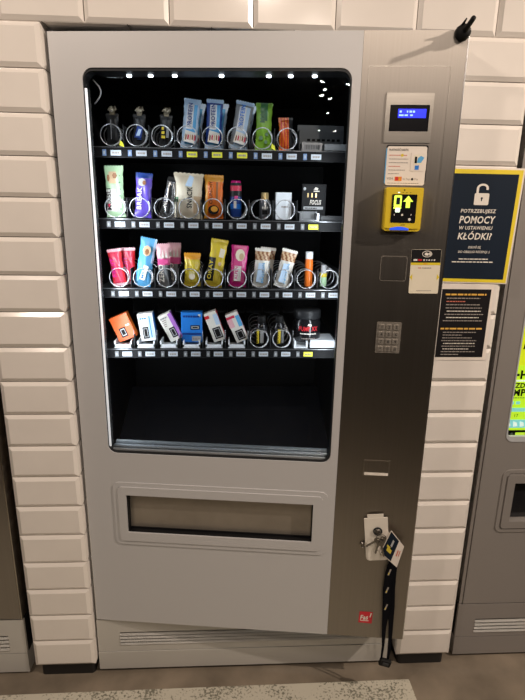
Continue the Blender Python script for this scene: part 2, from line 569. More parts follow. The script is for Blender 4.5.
mb.plate(rrect(WIN[0]+.004, WIN[1]-.002, WIN[2]+.004, WIN[3]-.005, .022), [], .015, .0152, 'glass', back=False)
dp(mb, 'window_pane', label='clear glass pane of the product window')
mb = MB()
mb.tube([(WIN[0]+.0052, .006, WIN[2]+.02), (WIN[0]+.0052, .006, WIN[3]-.045)], .0034, 'led_strip', 8)
dp(mb, 'light_strip', label='white upright light strip at the left edge of the window')
mb = MB()
mb.box(WIN[0]+.008, WIN[1]-.004, .006, .013, WIN[2]+.004, WIN[2]+.012, 'aluminium')
mb.box(WIN[0]+.010, WIN[1]-.006, .018, .030, WIN[2]+.008, WIN[2]+.017, 'aluminium')
mb.box(WIN[0]+.012, WIN[1]-.008, .034, .044, WIN[2]+.012, WIN[2]+.024, 'aluminium')
mb.box(WIN[0]+.008, WIN[1]-.004, .013, .044, WIN[2]+.002, WIN[2]+.008, 'dark_grey')
dp(mb, 'window_sill')
# top light bar with its spots
mb = MB()
mb.box(.10, .72, .040, .075, 1.8500, 1.857, 'dark_grey')
lb = dp(mb, 'light_bar')
for u in (.179, .234, .295, .413, .531, .585, .644):
    m2 = MB()
    m2.lathe([(.0054, 1.8455, 'led'), (.0058, 1.8470, 'led'), (.0062, 1.8495, 'dark_grey'), (.0062, 1.8500, 'dark_grey')], 12, cx=u, cy=.052)
    m2.build('spot_light', lb)
    l = light('led_%d' % int(u*1000), 'SPOT', (HX+u*math.cos(A)+.052*math.sin(A), HY-u*math.sin(A)+.052*math.cos(A), 1.842), (HX+u, .20, 1.0), .35, .006, (.75, .88, 1), 95, 1.0)
# diffuse daylight-white light of the strip and the bar, plus an unseen source at the right
light('window_strip_light', 'AREA', (.115, .040, 1.27), (.45, .32, 1.25), 1.8, .02, (.88, .94, 1), size_y=.78)
light('window_bar_light', 'AREA', (.42, .015, 1.838), (.42, .17, 1.2), .2, .55, (.8, .9, 1), size_y=.02)
light('window_right_unseen_light', 'AREA', (.74, -.005, 1.27), (.45, .32, 1.24), 1.4, .02, (.88, .94, 1), size_y=.78)  # unseen light added at the right window edge, without a strip of its own
# cable loop inside, top left
mb = MB()
pts = [(.092+.018*math.sin(t*PI/8)*1.0, .035, 1.835-.055*t/8) for t in range(9)]
mb.tube(pts, .0018, 'lightgrey', 6)
dp(mb, 'cable')
# delivery bay
mb = MB()
mb.plate(rrect(.0853, .7305, .516, .731, .020), [rrect(.100, .716, .531, .717, .010)], -.003, 0, 'paint')
mb.plate(rrect(.100, .716, .531, .717, .012), [rrect(.1245, .6885, .5605, .690, .002, 2)], -.006, 0, 'paint')
bf = dp(mb, 'delivery_frame')
mb = MB()
mb.box(.1275, .6855, .020, .024, .566, .6865, 'flap')
mb.box(.1275, .6855, .016, .020, .562, .567, 'black')
mb.box(.20, .215, .017, .020, .675, .6865, 'black')
dp(mb, 'delivery_flap', label='brown-grey metal delivery flap')
mb = MB()
mb.box(.1245, .6885, .0, .05, .5600, .5625, 'black'); mb.box(.1245, .1270, .0, .05, .5605, .690, 'black')
mb.box(.6862, .6885, .0, .05, .5605, .690, 'black'); mb.box(.1245, .6885, .0, .05, .688, .690, 'black')
mb.box(.1245, .6885, .04, .05, .5605, .690, 'black')
dp(mb, 'delivery_well')

# --- payment devices
mb = MB()
mb.plate(rrect(.8148, .9262, .6912+1.0, 1.8015, .001, 1), [rrect(.8252, .9180, 1.7168, 1.7755, .001, 1)], -.0025, .0, 'steel_light')
ds = dp(mb, 'display_frame')
mb = MB()
mb.box(.8252, .9180, -.0012, -.0002, 1.7168, 1.7755, 'black_gloss')
mb.rect(.8445, .9105, 1.7470, 1.7668, 'lcd', -.0016)
for i, (a, b) in enumerate(((.848, .853), (.865, .868), (.871, .877), (.879, .884))):
    mb.rect(a, b, 1.7585, 1.7630, 'lcd_text', -.0019)
for a, b in ((.847, .858), (.860, .868), (.8735, .8795)):
    mb.rect(a, b, 1.7510, 1.7545, 'lcd_text', -.0019)
mb.build('display_screen', ds)['label'] = 'dark screen window with a lit blue text field'
# card terminal
mb = MB()
prof = rrect(.8262, .9170, 1.4840, 1.5875, (.008, .008, .004, .004))
mb.plate(prof, [], -.026, 0, 'term_yellow')
mb.plate(rrect(.8285, .9145, 1.4905, 1.5855, .004), [], -.029, -.026, 'term_yellow')
ter = dp(mb, 'card_terminal', label='yellow card payment terminal')
mb = MB()
mb.plate(rrect(.8420, .9020, 1.5045, 1.5715, .002, 2), [], -.0300, -.029, 'black_gloss')
y = -.0303
mb.flat(rrect(.8470, .8655, 1.5420, 1.5690, .003, 3), 'term_lit', y)
mb.rect(.8525, .8615, 1.5475, 1.5640, 'navy', y-.0002)
mb.flat([(.8470, 1.5420), (.8655, 1.5420), (.8655, 1.5375), (.8470, 1.5375)], 'term_lit', y)
mb.flat(rrect(.8515, .8630, 1.5290, 1.5400, .002, 2), 'term_lit_white', y-.0003)
mb.flat([(.8690, 1.5545), (.8930, 1.5545), (.8810, 1.5685)], 'term_lit', y)
mb.rect(.8760, .8860, 1.5400, 1.5545, 'term_lit', y)
mb.flat([(.8490, 1.5235), (.8510, 1.5205), (.8510, 1.5265)], 'glyph_white', y)
mb.flat([(.8900, 1.5205), (.8920, 1.5235), (.8900, 1.5265)], 'glyph_white', y)
mb.rect(.8670, .8715, 1.5210, 1.5255, 'glyph_white', y)
mb.flat([(.888+.0035*math.cos(a*PI/6), 1.5125+.0035*math.sin(a*PI/6)) for a in range(12)], 'glyph_white', y)
mb.build('terminal_screen', ter)
mb = MB()
mb.flat([(.8706+.0018*math.cos(a*PI/6), 1.5815+.0018*math.sin(a*PI/6)) for a in range(12)], 'glyph_dark', -.0293)
for x in (.866, .875, .884): mb.rect(x, x+.003, 1.5750, 1.5762, 'glyph_dark', -.0293)
mb.rect(.855, .860, 1.5745, 1.5768, 'term_lit_white', -.0293)
mb.rect(.868, .878, 1.4985, 1.4998, 'glyph_dark', -.0293)
mb.build('indicator_row', ter)
mb = MB()
n = 10
vs = []; fs = []
for i in range(n+1):
    t = i/n; x = .842+.046*t; d = math.sin(PI*t)
    vs += [(x, -.0292, 1.4910+.004*d), (x, -.0292, 1.4868), (x, -.012, 1.4838)]
for i in range(n):
    fs += [(3*i, 3*i+1, 3*i+4, 3*i+3), (3*i+1, 3*i+2, 3*i+5, 3*i+4)]
mb.add(vs, fs, 'term_blue')
mb.build('card_slot', ter)['label'] = 'blue lit card slot'
# coin reject button, keypad, coin return
mb = MB()
mb.plate(rrect(.8310, .8985, 1.3560, 1.4205, .006), [rrect(.8325, .8970, 1.3575, 1.4190, .005)], -.001, 0, 'key_pad')
rj = dp(mb, 'reject_button')
mb = MB(); mb.plate(rrect(.8335, .8960, 1.3585, 1.4180, .005), [], -.0012, 0, 'steel'); mb.build('button_plate', rj)
mb = MB()
mb.plate(rrect(.8338, .8985, 1.1622, 1.2468, .002, 2), [], -.002, 0, 'key_pad')
kp = dp(mb, 'keypad')
for r_ in range(4):
    for c_ in range(3):
        m2 = MB()
        cx, cz = .8470+.0190*c_, 1.2345-.0200*r_
        m2.plate(rrect(cx-.0068, cx+.0068, cz-.0070, cz+.0070, .002, 2), [], -.0042, -.002, 'key_top')
        m2.plate(rrect(cx-.0058, cx+.0058, cz-.0060, cz+.0060, .0018, 2), [], -.0046, -.0042, 'key_pad')
        ch = '123456789*0#'[r_*3+c_]
        m2.text(ch, cx, cz-.0040, .0110, 'glyph_dark', -.0049)
        m2.build('key', kp)
mb = MB()
mb.plate(rrect(.8262, .9020, .7915, .8415, .002, 2), [rrect(.8300, .8980, .7965, .8375, .002, 2)], -.0012, 0, 'steel_light')
cr_ = dp(mb, 'coin_return')
mb = MB(); mb.box(.8300, .8980, -.0008, .0, .7965, .8375, 'steel'); mb.add([(.8300, -.0008, .8030), (.8980, -.0008, .8030), (.8980, -.006, .7970), (.8300, -.006, .7970)], [(3, 2, 1, 0), (0, 1, 2, 3)], 'plate_metal'); mb.build('return_flap', cr_)
# seam lines of the recessed bezel round the display
mb = MB()
for a, b, c, d in ((.7690, .9590, 1.8580, 1.8590), (.7690, .7697, 1.60, 1.8590), (.9583, .9590, 1.60, 1.8590), (.812, .822, 1.4790, 1.4800), (.917, .935, 1.4790, 1.4800)):
    mb.box(a, b, -.0006, .0, c, d, 'steel_light')
dp(mb, 'bezel_edge')
# lock plate
T = Matrix.Translation((.883, 0, .597)) @ Matrix.Rotation(R(8), 4, 'Y').inverted() @ Matrix.Translation((-.883, 0, -.597))
T = Matrix.Translation((.880, 0, .595)) @ Matrix.Rotation(R(-6.5), 4, 'Y') @ Matrix.Translation((-.880, 0, -.595))
mb = MB()
pts = rrect(.8460, .9150, .515, .660, (.012, .012, .001, .001), 4)
pts = [p for p in pts]
pts = pts[:-2]+[(.904, .660), (.904, .671), (.856, .671), (.856, .660)]+pts[-2:] if False else pts
mb.plate(pts, [], -.010, -.007, 'plate_metal', T=T)
mb.plate([(.856, .658), (.903, .658), (.903, .672), (.856, .672)], [], -.0095, -.0075, 'plate_metal', T=T)
mb.tube([(.880, -.007, .60), (.880, .0, .60)], .012, 'dark_grey', 12, T=T)
lk = dp(mb, 'lock_plate', label='pale steel lock plate on the lower door')
ring = [(.8815+.0115*math.cos(a*PI/12), -.0125, .617+.0115*math.sin(a*PI/12)) for a in range(24)]
mb = MB(); mb.tube(ring, .0022, 'dark_grey', 6, closed=True)
mb.tube([(.8815, -.010, .617), (.8815, -.015, .617)], .0075, 'key_metal', 14)
mb.build('lock_cylinder', lk)
mb = MB()
mb.tube([(.8420+.007*math.cos(a*PI/8), -.004, .562+.009*math.sin(a*PI/8)) for a in range(16)], .002, 'steel_light', 6, closed=True)
mb.tube([(.842, 0, .562), (.842, -.004, .562)], .006, 'steel_light', 12)
dp(mb, 'lock_socket')
# side bolt peg on the top corner of the door
mb = MB()
mb.lathe([(.0155, 0, 'rubber'), (.0175, .006, 'rubber'), (.0165, .018, 'rubber'), (.011, .026, 'rubber')], 16,
         T=Matrix.Translation((.9735, 0, 1.925)) @ Matrix.Rotation(R(90), 4, 'X'))
mb.tube([(.9740, -.018, 1.925), (.9755, -.045, 1.930), (.9780, -.069, 1.937)], [.0066, .0055, .0052], 'rubber', 10)
mb.tube([(.968, -.018, 1.935), (.972, -.036, 1.946)], [.004, .0015], 'rubber', 8)
dp(mb, 'door_peg', label='black peg poking out of the upper corner of the door')

# ------------------------------------------------------------------ trays, coils, dividers, tags
SX, SP = .122, .0685
ROWZ = (1.687, 1.498, 1.301, 1.118)
TY = .11
def coil_mesh():
    mb = MB(); r = .0275; pts = []
    turns, per = 6, 20
    for i in range(turns*per+1):
        a = -PI/2+2*PI*i/per
        pts.append((r*math.cos(a), max(0, i/per-1)*.055+.004*min(1, i/per), r*math.sin(a)))
    mb.tube(pts, .0015, 'wire', 6)
    return mb
coil_data = coil_mesh().build('spiral_coil')
first_coil = True
def add_coil(tray, i, z):
    global first_coil
    o = coil_data if first_coil else coil_data.copy()
    if not first_coil: C.objects.link(o)
    first_coil = False
    o.parent = tray; o.location = (SX+SP*i, TY, z+.0295)
    return o
NC = (9, 9, 10, 9)
pusher_cols = {0: (8,), 1: (8,), 2: (), 3: (0, 1, 2, 3, 4, 5, 8)}
yellow_tags = {0: (3, 4, 5), 1: (8,), 2: (), 3: (8,)}
for r_ in range(4):
    z = ROWZ[r_]
    mb = MB()
    mb.box(.060, .792, TY, .66, z-.006, z-.0015, 'dark_grey')
    mb.box(.060, .792, TY-.004, TY, z-.028, z-.001, 'black')
    mb.box(.060, .792, TY-.005, TY, z-.0025, z-.0010, 'silver_can')
    mb.box(.060, .792, TY-.0055, TY, z-.0285, z-.0275, 'dark_grey')
    tray = mb.build('tray', vm)
    tray['label'] = ('uppermost black tray', 'second black tray from the top', 'third black tray from the top', 'lowest black tray')[r_]
    for i in range(NC[r_]):
        x = SX+SP*i
        has_divider = not (i == 8 and r_ != 2)
        m2 = MB(); m2.box(x+.0335, x+.0345, TY+.002, .60, z, z+.055 if r_ != 3 else z+.040, 'dark_grey')
        m2.tube([(x+.034, TY+.004, z), (x+.034, TY+.004, z+.056)], .0011, 'silver_can', 6)
        if has_divider: m2.build('divider', tray)
        if (r_, i) in ((0, 0), (0, 6)):
            m2 = MB(); m2.add([(x+.024, TY-.008, z+.003), (x+.037, TY-.008, z-.002), (x+.034, TY-.008, z+.009), (x+.026, TY-.008, z+.016), (x+.030, TY+.002, z+.004)], [(0, 1, 2, 3), (0, 4, 1), (1, 4, 2), (2, 4, 3), (3, 4, 0)], 'tag_yellow')
            m2.build('row_clip', tray)['label'] = 'small yellow clip'
        m2 = MB()
        m2.box(x-.023, x-.013, TY-.0062, TY-.004, z-.0245, z-.0085, 'tag_blue' if r_ == 0 else 'grey')
        m2.rect(x-.0205, x-.0160, z-.0205, z-.0125, 'lightgrey', TY-.0066)
        m2.build('number_tag', tray)
        m2 = MB()
        tm = 'tag_yellow' if i in yellow_tags[r_] else 'tag_white'
        m2.box(x-.001, x+.027, TY-.0062, TY-.004, z-.0235, z-.0095, tm)
        m2.greek(x+.003, x+.024, z-.0190, .005, 'glyph_grey', TY-.0066, seed=i+r_, word=.0045)
        m2.build('price_tag', tray)
        if i in pusher_cols[r_]:
            if r_ == 3 and i == 8:
                m2 = MB(); m2.box(x-.030, x+.012, TY+.002, TY+.05, z, z+.004, 'white_metal')
                m2.box(x-.030, x-.025, TY+.002, TY+.05, z+.004, z+.022, 'white_metal'); m2.box(x+.007, x+.012, TY+.002, TY+.05, z+.004, z+.022, 'white_metal')
                m2.box(x-.030, x+.012, TY+.045, TY+.05, z+.004, z+.022, 'white_metal')
            elif r_ == 3:
                m2 = MB(); m2.box(x-.026, x+.026, TY+.002, TY+.06, z, z+.003, 'white_metal')
                m2.box(x-.026, x+.026, TY+.002, TY+.005, z+.003, z+.011, 'white_metal')
                m2.box(x-.026, x-.022, TY+.002, TY+.06, z+.003, z+.021, 'white_metal'); m2.box(x+.022, x+.026, TY+.002, TY+.06, z+.003, z+.021, 'white_metal')
            else:
                m2 = MB(); m2.box(x-.027, x+.030, TY+.002, TY+.05, z, z+.004, 'silver_can')
                m2.box(x-.027, x+.030, TY+.047, TY+.05, z+.004, z+.026, 'grey')
                m2.box(x-.027, x-.020, TY+.002, TY+.05, z+.004, z+.022, 'silver_can'); m2.box(x+.023, x+.030, TY+.002, TY+.05, z+.004, z+.022, 'silver_can')
                if r_ == 0:
                    m2.box(x-.020, x+.023, TY+.004, TY+.006, z+.016, z+.022, 'silver_can')
                    for q in range(6): m2.box(x-.018+.007*q, x-.0165+.007*q, TY+.003, TY+.005, z+.004, z+.018, 'silver_can')
            m2.build('pusher', tray)
        else:
            add_coil(tray, i, z)
# motor cover and ledges at the right end of the trays
mb = MB()
mb.box(.640, .775, .20, .206, 1.693, 1.765, 'grey')
for q in range(7): mb.box(.668+.0145*q, .677+.0145*q, .1985, .2005, 1.722, 1.728, 'black')
mb.build('motor_cover', vm)
mb = MB(); mb.box(.706, .775, .112, .155, 1.689, 1.706, 'grey'); mb.build('tray_ledge', vm)
mb = MB(); mb.box(.704, .775, .112, .155, 1.500, 1.513, 'dark_grey'); mb.build('tray_ledge', vm)
mb = MB(); mb.box(.690, .765, .112, .20, 1.120, 1.143, 'white_metal'); mb.build('tray_ledge', vm)

# ------------------------------------------------------------------ products
def place(name, mb, label, cat, x, z, y=.137, tilt=0., lean=-3., turn=0., group=None, parts=()):
    o = mb.build(name)
    o.location = (x, y, z)
    o.rotation_euler = (R(lean), R(tilt), R(turn))
    tag(o, label, cat, group)
    for nm, p in parts: p.build(nm, o)
    return o
def pouch(w_, h, t, colour, crimp=.008, nx=14, nz=26, taper=0., wave=.0024, seed=1, crimp_mat=None):
    """pillow wrapper standing on its lower seam; colour(s,t) with s,t in 0..1 picks the face material"""
    rnd = random.Random(seed); mb = MB(); ph = rnd.uniform(0, 6)
    rows = []
    for side in (-1, 1):
        vs = []
        for j in range(nz+1):
            t_ = j/nz; z = t_*h
            c = crimp/h
            if t_ < c or t_ > 1-c: k = 0
            else:
                q = (t_-c)/(1-2*c); k = math.sin(PI*q)**.45 if 0 < q < 1 else 0
            ww = w_*(1-taper*t_)*(1-.10*k)
            for i in range(nx+1):
                s = i/nx
                zz = z+(.0012*((i % 2)*2-1) if j in (0, nz) else 0)
                d = t/2*k*(math.sin(PI*s)**.55 if 0 < s < 1 else 0)
                d += wave*k*math.sin(9*s+7*t_+ph)*math.sin(PI*s)
                xx = (s-.5)*ww+.0009*math.sin(25*t_+ph+side)*(1 if i in (0, nx) else 0)
                vs.append((xx, side*(d+.0003), zz))
        fs = []; ms = []
        for j in range(nz):
            for i in range(nx):
                a = j*(nx+1)+i
                f = (a, a+1, a+nx+2, a+nx+1)
                fs.append(f if side < 0 else f[::-1])
                t_ = (j+.5)/nz
                if crimp_mat and (t_ < crimp/h or t_ > 1-crimp/h): ms.append(crimp_mat)
                else: ms.append(colour((i+.5)/nx, t_))
        mb.add(vs, fs, ms, True)
    return mb
def front_y(t): return -t/2-.0022
def vtext(mb, s, x, z0, height, size, m, y, bold=.02):
    """lettering running up the wrapper"""
    mb.text(s, x, z0+height/2, size, m, y, bold=bold, rot=R(90), fit=height)
RZ = [z+.002 for z in ROWZ]
def colx(i): return SX+SP*i

# row 1
def black_bar(c2, stripes):
    mb = pouch(.034, .082, .014, lambda s, t: 'dark_grey' if not (.25 < s < .75 and .15 < t < .55) else ('black' if (int(t*22) % 2) else c2), seed=3)
    y = front_y(.014)
    stripes(mb, y)
    top = MB()
    vs = [(0, 0, .086)]
    n = 14
    for k in range(n):
        a = 2*PI*k/n; rr = .0125+.003*math.sin(k*2.4)
        vs.append((rr*math.cos(a), .4*rr*math.sin(a), .092+.005*math.sin(k*3.1)))
    for k in range(n):
        a = 2*PI*k/n; rr = .006+.003*math.cos(k*1.9)
        vs.append((rr*math.cos(a), .4*rr*math.sin(a), .099+.003*math.cos(k*2.3)))
    vs.append((0, 0, .098))
    fs = [(0, 1+(k+1) % n, 1+k) for k in range(n)]+[(1+k, 1+(k+1) % n, 1+n+(k+1) % n, 1+n+k) for k in range(n)]+[(1+n+k, 1+n+(k+1) % n, 1+2*n) for k in range(n)]
    top.add(vs, fs, 'goldfoil', False)
    top.add([(-.006, -.002, .078), (.006, -.002, .078), (.008, 0, .090), (-.008, 0, .090)], [(0, 1, 2, 3), (3, 2, 1, 0)], 'goldfoil')
    return mb, top
def st0(mb, y): vtext(mb, 'BAR', .0, .018, .040, .016, 'grey', y) if False else mb.rect(-.004, -.002, .015, .065, 'grey', y)
def st1(mb, y):
    mb.flat([(-.012, .020), (.006, .020), (.012, .048), (-.004, .050)], 'deepblue', y)
    mb.flat([(-.008, .025), (.002, .025), (.008, .042), (.0, .043)], 'paleblue', y-.0003)
def st2(mb, y):
    for k in range(3): mb.rect(-.010, .0-.002*k, .020+.011*k, .027+.011*k, 'foil_yellow', y)
    mb.rect(.003, .010, .022, .050, 'grey', y)
for i, (st, c2, lb_) in enumerate(((st0, 'black', 'black snack wrapper with crumpled pale top, leftmost on the top tray'),
                                  (st1, 'deepblue', 'black and navy snack wrapper with crumpled top, second on the top tray'),
                                  (st2, 'black', 'black snack wrapper with yellow stripes and crumpled top on the top tray'))):
    mb, top = black_bar(c2, st)
    place('snack_wrapper', mb, lb_, 'snack', colx(i)+.001+.002*i, RZ[0]+.003, tilt=2*i, group='snacks on the top tray', parts=(('wrapper_top', top),))
def protein_bar(c_main, c_side, lettering, word, w_=.046, h=.128):
    mb = pouch(w_, h, .018, lambda s, t: c_side if s < .22 or s > .86 or t > .90 else ('white' if t > .40 and s < .62 else c_main), seed=5, crimp_mat='paleblue')
    y = front_y(.018)
    vtext(mb, word, .002, .055, .060, .016, lettering, y)
    mb.flat([(-.016, .016), (.014, .012), (.018, .040), (-.012, .046)], 'offwhite', y)
    for k in range(5):
        mb.flat([(-.012+.006*k, .020+.003*(k % 2)), (-.008+.006*k, .020), (-.007+.006*k, .032), (-.011+.006*k, .036)], ('brown', 'crimson', 'beige')[k % 3], y-.0003)
    return mb
place('protein_bar', protein_bar('skyblue', 'paleblue', 'deepblue', 'PROTEIN'), 'blue protein bar with red fruit print and pale edge, leftmost of three', 'protein bar', colx(3)+.002, RZ[0], tilt=6, group='blue protein bars on the top tray')
place('protein_bar', protein_bar('skyblue', 'deepblue', 'deepblue', 'PROTEIN'), 'blue and white protein bar with dark edges between two paler blue bars', 'protein bar', colx(4)+.001, RZ[0], tilt=3, group='blue protein bars on the top tray')
place('protein_bar', protein_bar('paleblue', 'grey', 'blue', 'PROTEIN', .050, .126), 'pale blue protein bar leaning right beside the green bar on the top tray', 'protein bar', colx(5)+.001, RZ[0], tilt=10, group='blue protein bars on the top tray')
for i, tl in ((3, 9), (4, 7), (5, 12)):
    place('protein_bar', protein_bar('skyblue', 'paleblue', 'deepblue', 'PROTEIN'), ('blue protein bar queued directly behind the fruit-print bar on the top tray', 'blue protein bar queued behind the dark-edged bar on the top tray', 'blue protein bar queued behind the pale leaning bar on the top tray')[i-3], 'protein bar', colx(i)+.006, RZ[0], y=.185, tilt=tl, group='blue protein bars on the top tray')
mb = pouch(.046, .122, .016, lambda s, t: 'green' if t < .62 else ('darkgreen' if (.3 < s < .7) else 'green'), seed=8)
y = front_y(.016)
vtext(mb, 'MAX', .002, .070, .040, .020, 'darkgreen', y)
for a, b, rr in ((-.008, .030, .006), (.006, .020, .005), (.008, .040, .005)):
    mb.flat([(a+rr*math.cos(k*PI/5), b+rr*math.sin(k*PI/5)) for k in range(10)], 'darkgreen', y)
place('snack_bar', mb, 'bright green snack bar with dark print on the top tray', 'snack bar', colx(6)+.004, RZ[0], tilt=1, group='snacks on the top tray')
mb = pouch(.040, .086, .014, lambda s, t: 'dark_grey' if s > .72 else ('red' if int(s*9) % 2 else 'orange'), seed=9)
place('snack_bar', mb, 'red and black snack bar, rightmost wrapper on the top tray', 'snack bar', colx(7)+.0, RZ[0], tilt=-2, group='snacks on the top tray')
# row 2
mb = pouch(.052, .140, .018, lambda s, t: ('beige' if .18 < s < .65 and t > .66 and t < .88 else ('offwhite' if s < .55 and .12 < t < .55 else 'mint')), seed=11)
y = front_y(.018)
vtext(mb, 'MUESLI', -.010, .020, .058, .016, 'glyph_dark', y)
mb.flat([(-.014+.004*math.cos(k), .106+.010*math.sin(k)) for k in range(6)], 'brown', y); mb.flat([(.004+.007*math.cos(k), .112+.008*math.sin(k)) for k in range(6)], 'brown', y)
mb.flat([(-.016, .026), (-.020, .034), (-.012, .036)], 'crimson', y-.0002)
for k in range(6): mb.rect(.014+.002*(k % 2), .018, .02+.018*k, .024+.018*k, 'darkgreen', y)
place('snack_bar', mb, 'mint green bar with biscuit picture, leftmost on the second tray', 'snack bar', colx(0)-.002, RZ[1], tilt=-1, group='snacks on the second tray')
mb = pouch(.047, .122, .018, lambda s, t: 'deepblue' if t > .90 else 'purple', seed=12)
y = front_y(.018)
vtext(mb, 'BREAK', -.004, .022, .060, .018, 'glyph_white', y)
mb.flat([(-.004+.010*math.cos(k*PI/4)*(1+.2*(k % 2)), .096+.011*math.sin(k*PI/4)) for k in range(8)], 'lightgrey', y)
mb.flat([(.002+.005*math.cos(k*PI/4), .095+.006*math.sin(k*PI/4)) for k in range(8)], 'brown', y-.0003)
place('snack_bar', mb, 'purple chocolate bar with white upright lettering on the second tray', 'snack bar', colx(1)+.004, RZ[1], tilt=4, group='snacks on the second tray')
mb = pouch(.048, .114, .020, lambda s, t: 'dark_grey' if (.35 < s < .65 and .1 < t < .8) or t > .88 else 'silver_foil', taper=.45, seed=13, wave=.003)
vtext(mb, 'NUT', -.004, .030, .030, .014, 'glyph_white', front_y(.022))
place('snack_bar', mb, 'silver and black foil bar narrowing to the top on the second tray', 'snack bar', colx(2)+.004, RZ[1], tilt=10, group='snacks on the second tray')
mb = pouch(.084, .124, .026, lambda s, t: 'beige' if (s > .72 and .12 < t < .5) else ('darkgreen' if (s < .12 and .35 < t < .45) else 'cream'), seed=14, wave=.003)
y = front_y(.030)
vtext(mb, 'SNACK', .012, .028, .058, .020, 'glyph_dark', y)
mb.flat([(-.008, .088), (.010, .086), (.016, .112), (.004, .118)], 'paleblue', y)
place('snack_bag', mb, 'wide cream snack bag with dark upright lettering on the second tray', 'snack bag', colx(3)-.006, RZ[1], tilt=3, group='snacks on the second tray')
mb = pouch(.054, .120, .022, lambda s, t: 'amber' if t > .85 or s < .15 else 'orange', seed=15, wave=.003)
y = front_y(.026)
vtext(mb, 'CRUNCHY', -.004, .040, .062, .012, 'glyph_dark', y)
mb.flat([(.0+.016*math.cos(k*PI/6), .024+.013*math.sin(k*PI/6)) for k in range(12)], 'glyph_dark', y)
mb.flat([(.002+.010*math.cos(k*PI/6), .026+.008*math.sin(k*PI/6)) for k in range(12)], 'amber', y-.0003)
mb.rect(.006, .012, .05, .10, 'brown', y)
place('snack_bag', mb, 'orange snack bag with black print, between the cream bag and the can', 'snack bag', colx(4)+.001, RZ[1], tilt=1, group='snacks on the second tray')
# energy can
mb = MB()
mb.lathe([(.013, 0, 'silver_can'), (.0165, .006, 'deepblue'), (.0165, .028, 'blue'), (.0165, .042, 'deepblue'), (.0165, .062, 'dark_grey'), (.0165, .078, 'crimson'), (.0165, .092, 'dark_grey'), (.0150, .100, 'magenta'), (.0135, .106, 'silver_can'), (.0120, .106, 'dark_grey')], 28)
y = -.0168
mb.rect(-.006, .002, .030, .050, 'glyph_white', y); mb.rect(-.004, .006, .056, .064, 'pink', y)
place('drink_can', mb, 'slim dark drink can with red and blue bands on the second tray', 'can', colx(5)-.004, RZ[1], y=.150, lean=0, group='drinks on the second tray')
# small steel bottle with gold cap
mb = MB()
mb.lathe([(.015, 0, 'silver_can'), (.0165, .003, 'silver_can'), (.0165, .048, 'silver_can'), (.011, .056, 'gold'), (.011, .073, 'gold'), (.009, .075, 'gold')], 26)
mb.greek(-.009, .009, .030, .006, 'glyph_white', -.0168, seed=5)
mb.rect(-.008, .007, .014, .026, 'glyph_dark', -.0168)
place('shot_bottle', mb, 'small grey bottle with a gold cap on the second tray', 'bottle', colx(6)+.012, RZ[1], y=.150, lean=0, group='drinks on the second tray')
mb = MB(); mb.box(-.023, .023, -.018, .018, 0, .076, 'white_metal', bev=.001)
mb.greek(-.006, .012, .034, .004, 'glyph_grey', -.0184, seed=3)
place('carton', mb, 'plain white small carton standing on the second tray', 'box', colx(7)-.003, RZ[1], y=.155, lean=0)
mb = MB(); mb.box(-.036, .036, -.022, .022, 0, .098, 'black', bev=.0012)
y = -.0224
mb.text('FOCUS', .005, .040, .018, 'glyph_white', y, bold=.03, shear=.2, fit=.034)
mb.rect(-.030, .028, .026, .034, 'lightgrey', y); mb.greek(-.026, .010, .028, .003, 'glyph_dark', y-.0003, seed=8)
mb.flat([(-.002, .082), (.010, .080), (.012, .086), (.004, .089)], 'glyph_white', y); mb.rect(-.002, .016, .076, .079, 'glyph_white', y)
mb.flat([(-.028+.004*math.cos(k*PI/4), .084+.005*math.sin(k*PI/4)) for k in range(8)], 'lightgrey', y)
for k in range(3): mb.rect(-.020+.012*k, -.016+.012*k, .060, .072, 'gold', y)
place('supplement_box', mb, 'black supplement box with white lettering at the right of the second tray', 'box', colx(8)+.020, RZ[1]+.004, y=.165+.02, lean=0)
# row 3
def red_bar():
    mb = pouch(.040, .108, .018, lambda s, t: 'crimson' if .12 < s < .88 else 'red', crimp=.007, seed=21, crimp_mat='lightpink')
    vtext(mb, 'FRUIT', -.002, .028, .055, .018, 'magenta', front_y(.018))
    return mb
place('fruit_bar', red_bar(), 'red fruit bar leaning left at the front of the third tray', 'snack bar', colx(0)-.002, RZ[2], tilt=-8, group='red fruit bars')
place('fruit_bar', red_bar(), 'red fruit bar showing behind the front one on the third tray', 'snack bar', colx(0)+.020, RZ[2], y=.168, tilt=-1, group='red fruit bars')
mb = pouch(.048, .142, .018, lambda s, t: 'paleblue' if s > .84 and t > .5 else 'skyblue', seed=22)
y = front_y(.018)
mb.flat([(-.010, .020), (.006, .018), (.012, .060), (-.002, .064)], 'offwhite', y); vtext(mb, 'MILK', .002, .024, .034, .010, 'blue', y-.0003)
mb.flat([(.0+.012*math.cos(k*PI/4), .105+.016*math.sin(k*PI/4)) for k in range(8)], 'beige', y); mb.flat([(.001+.006*math.cos(k*PI/4), .102+.009*math.sin(k*PI/4)) for k in range(8)], 'brown', y-.0003)
place('snack_bar', mb, 'light blue bar leaning right on the third tray', 'snack bar', colx(1)-.008, RZ[2], tilt=11, group='snacks on the third tray')
def zero_bar():
    mb = pouch(.040, .124, .018, lambda s, t: 'lightpink' if t > .66 else ('pink' if t > .50 else ('dark_grey' if s > .8 else 'grey')), seed=23)
    y = front_y(.018)
    vtext(mb, 'ZERO', -.002, .012, .052, .020, 'glyph_white', y); mb.rect(-.014, .012, .066, .078, 'pink', y)
    for k in range(3): mb.flat([(-.014+.010*k, .084), (-.007+.010*k, .084), (-.010+.010*k, .108)], 'offwhite', y)
    return mb
place('snack_bar', zero_bar(), 'pink and dark bar reading ZERO on the third tray', 'snack bar', colx(2)-.006, RZ[2], tilt=-3, group='pink zero bars')
place('snack_bar', zero_bar(), 'pink and dark bar standing behind the one reading ZERO', 'snack bar', colx(2)+.016, RZ[2], y=.175, tilt=1, group='pink zero bars')
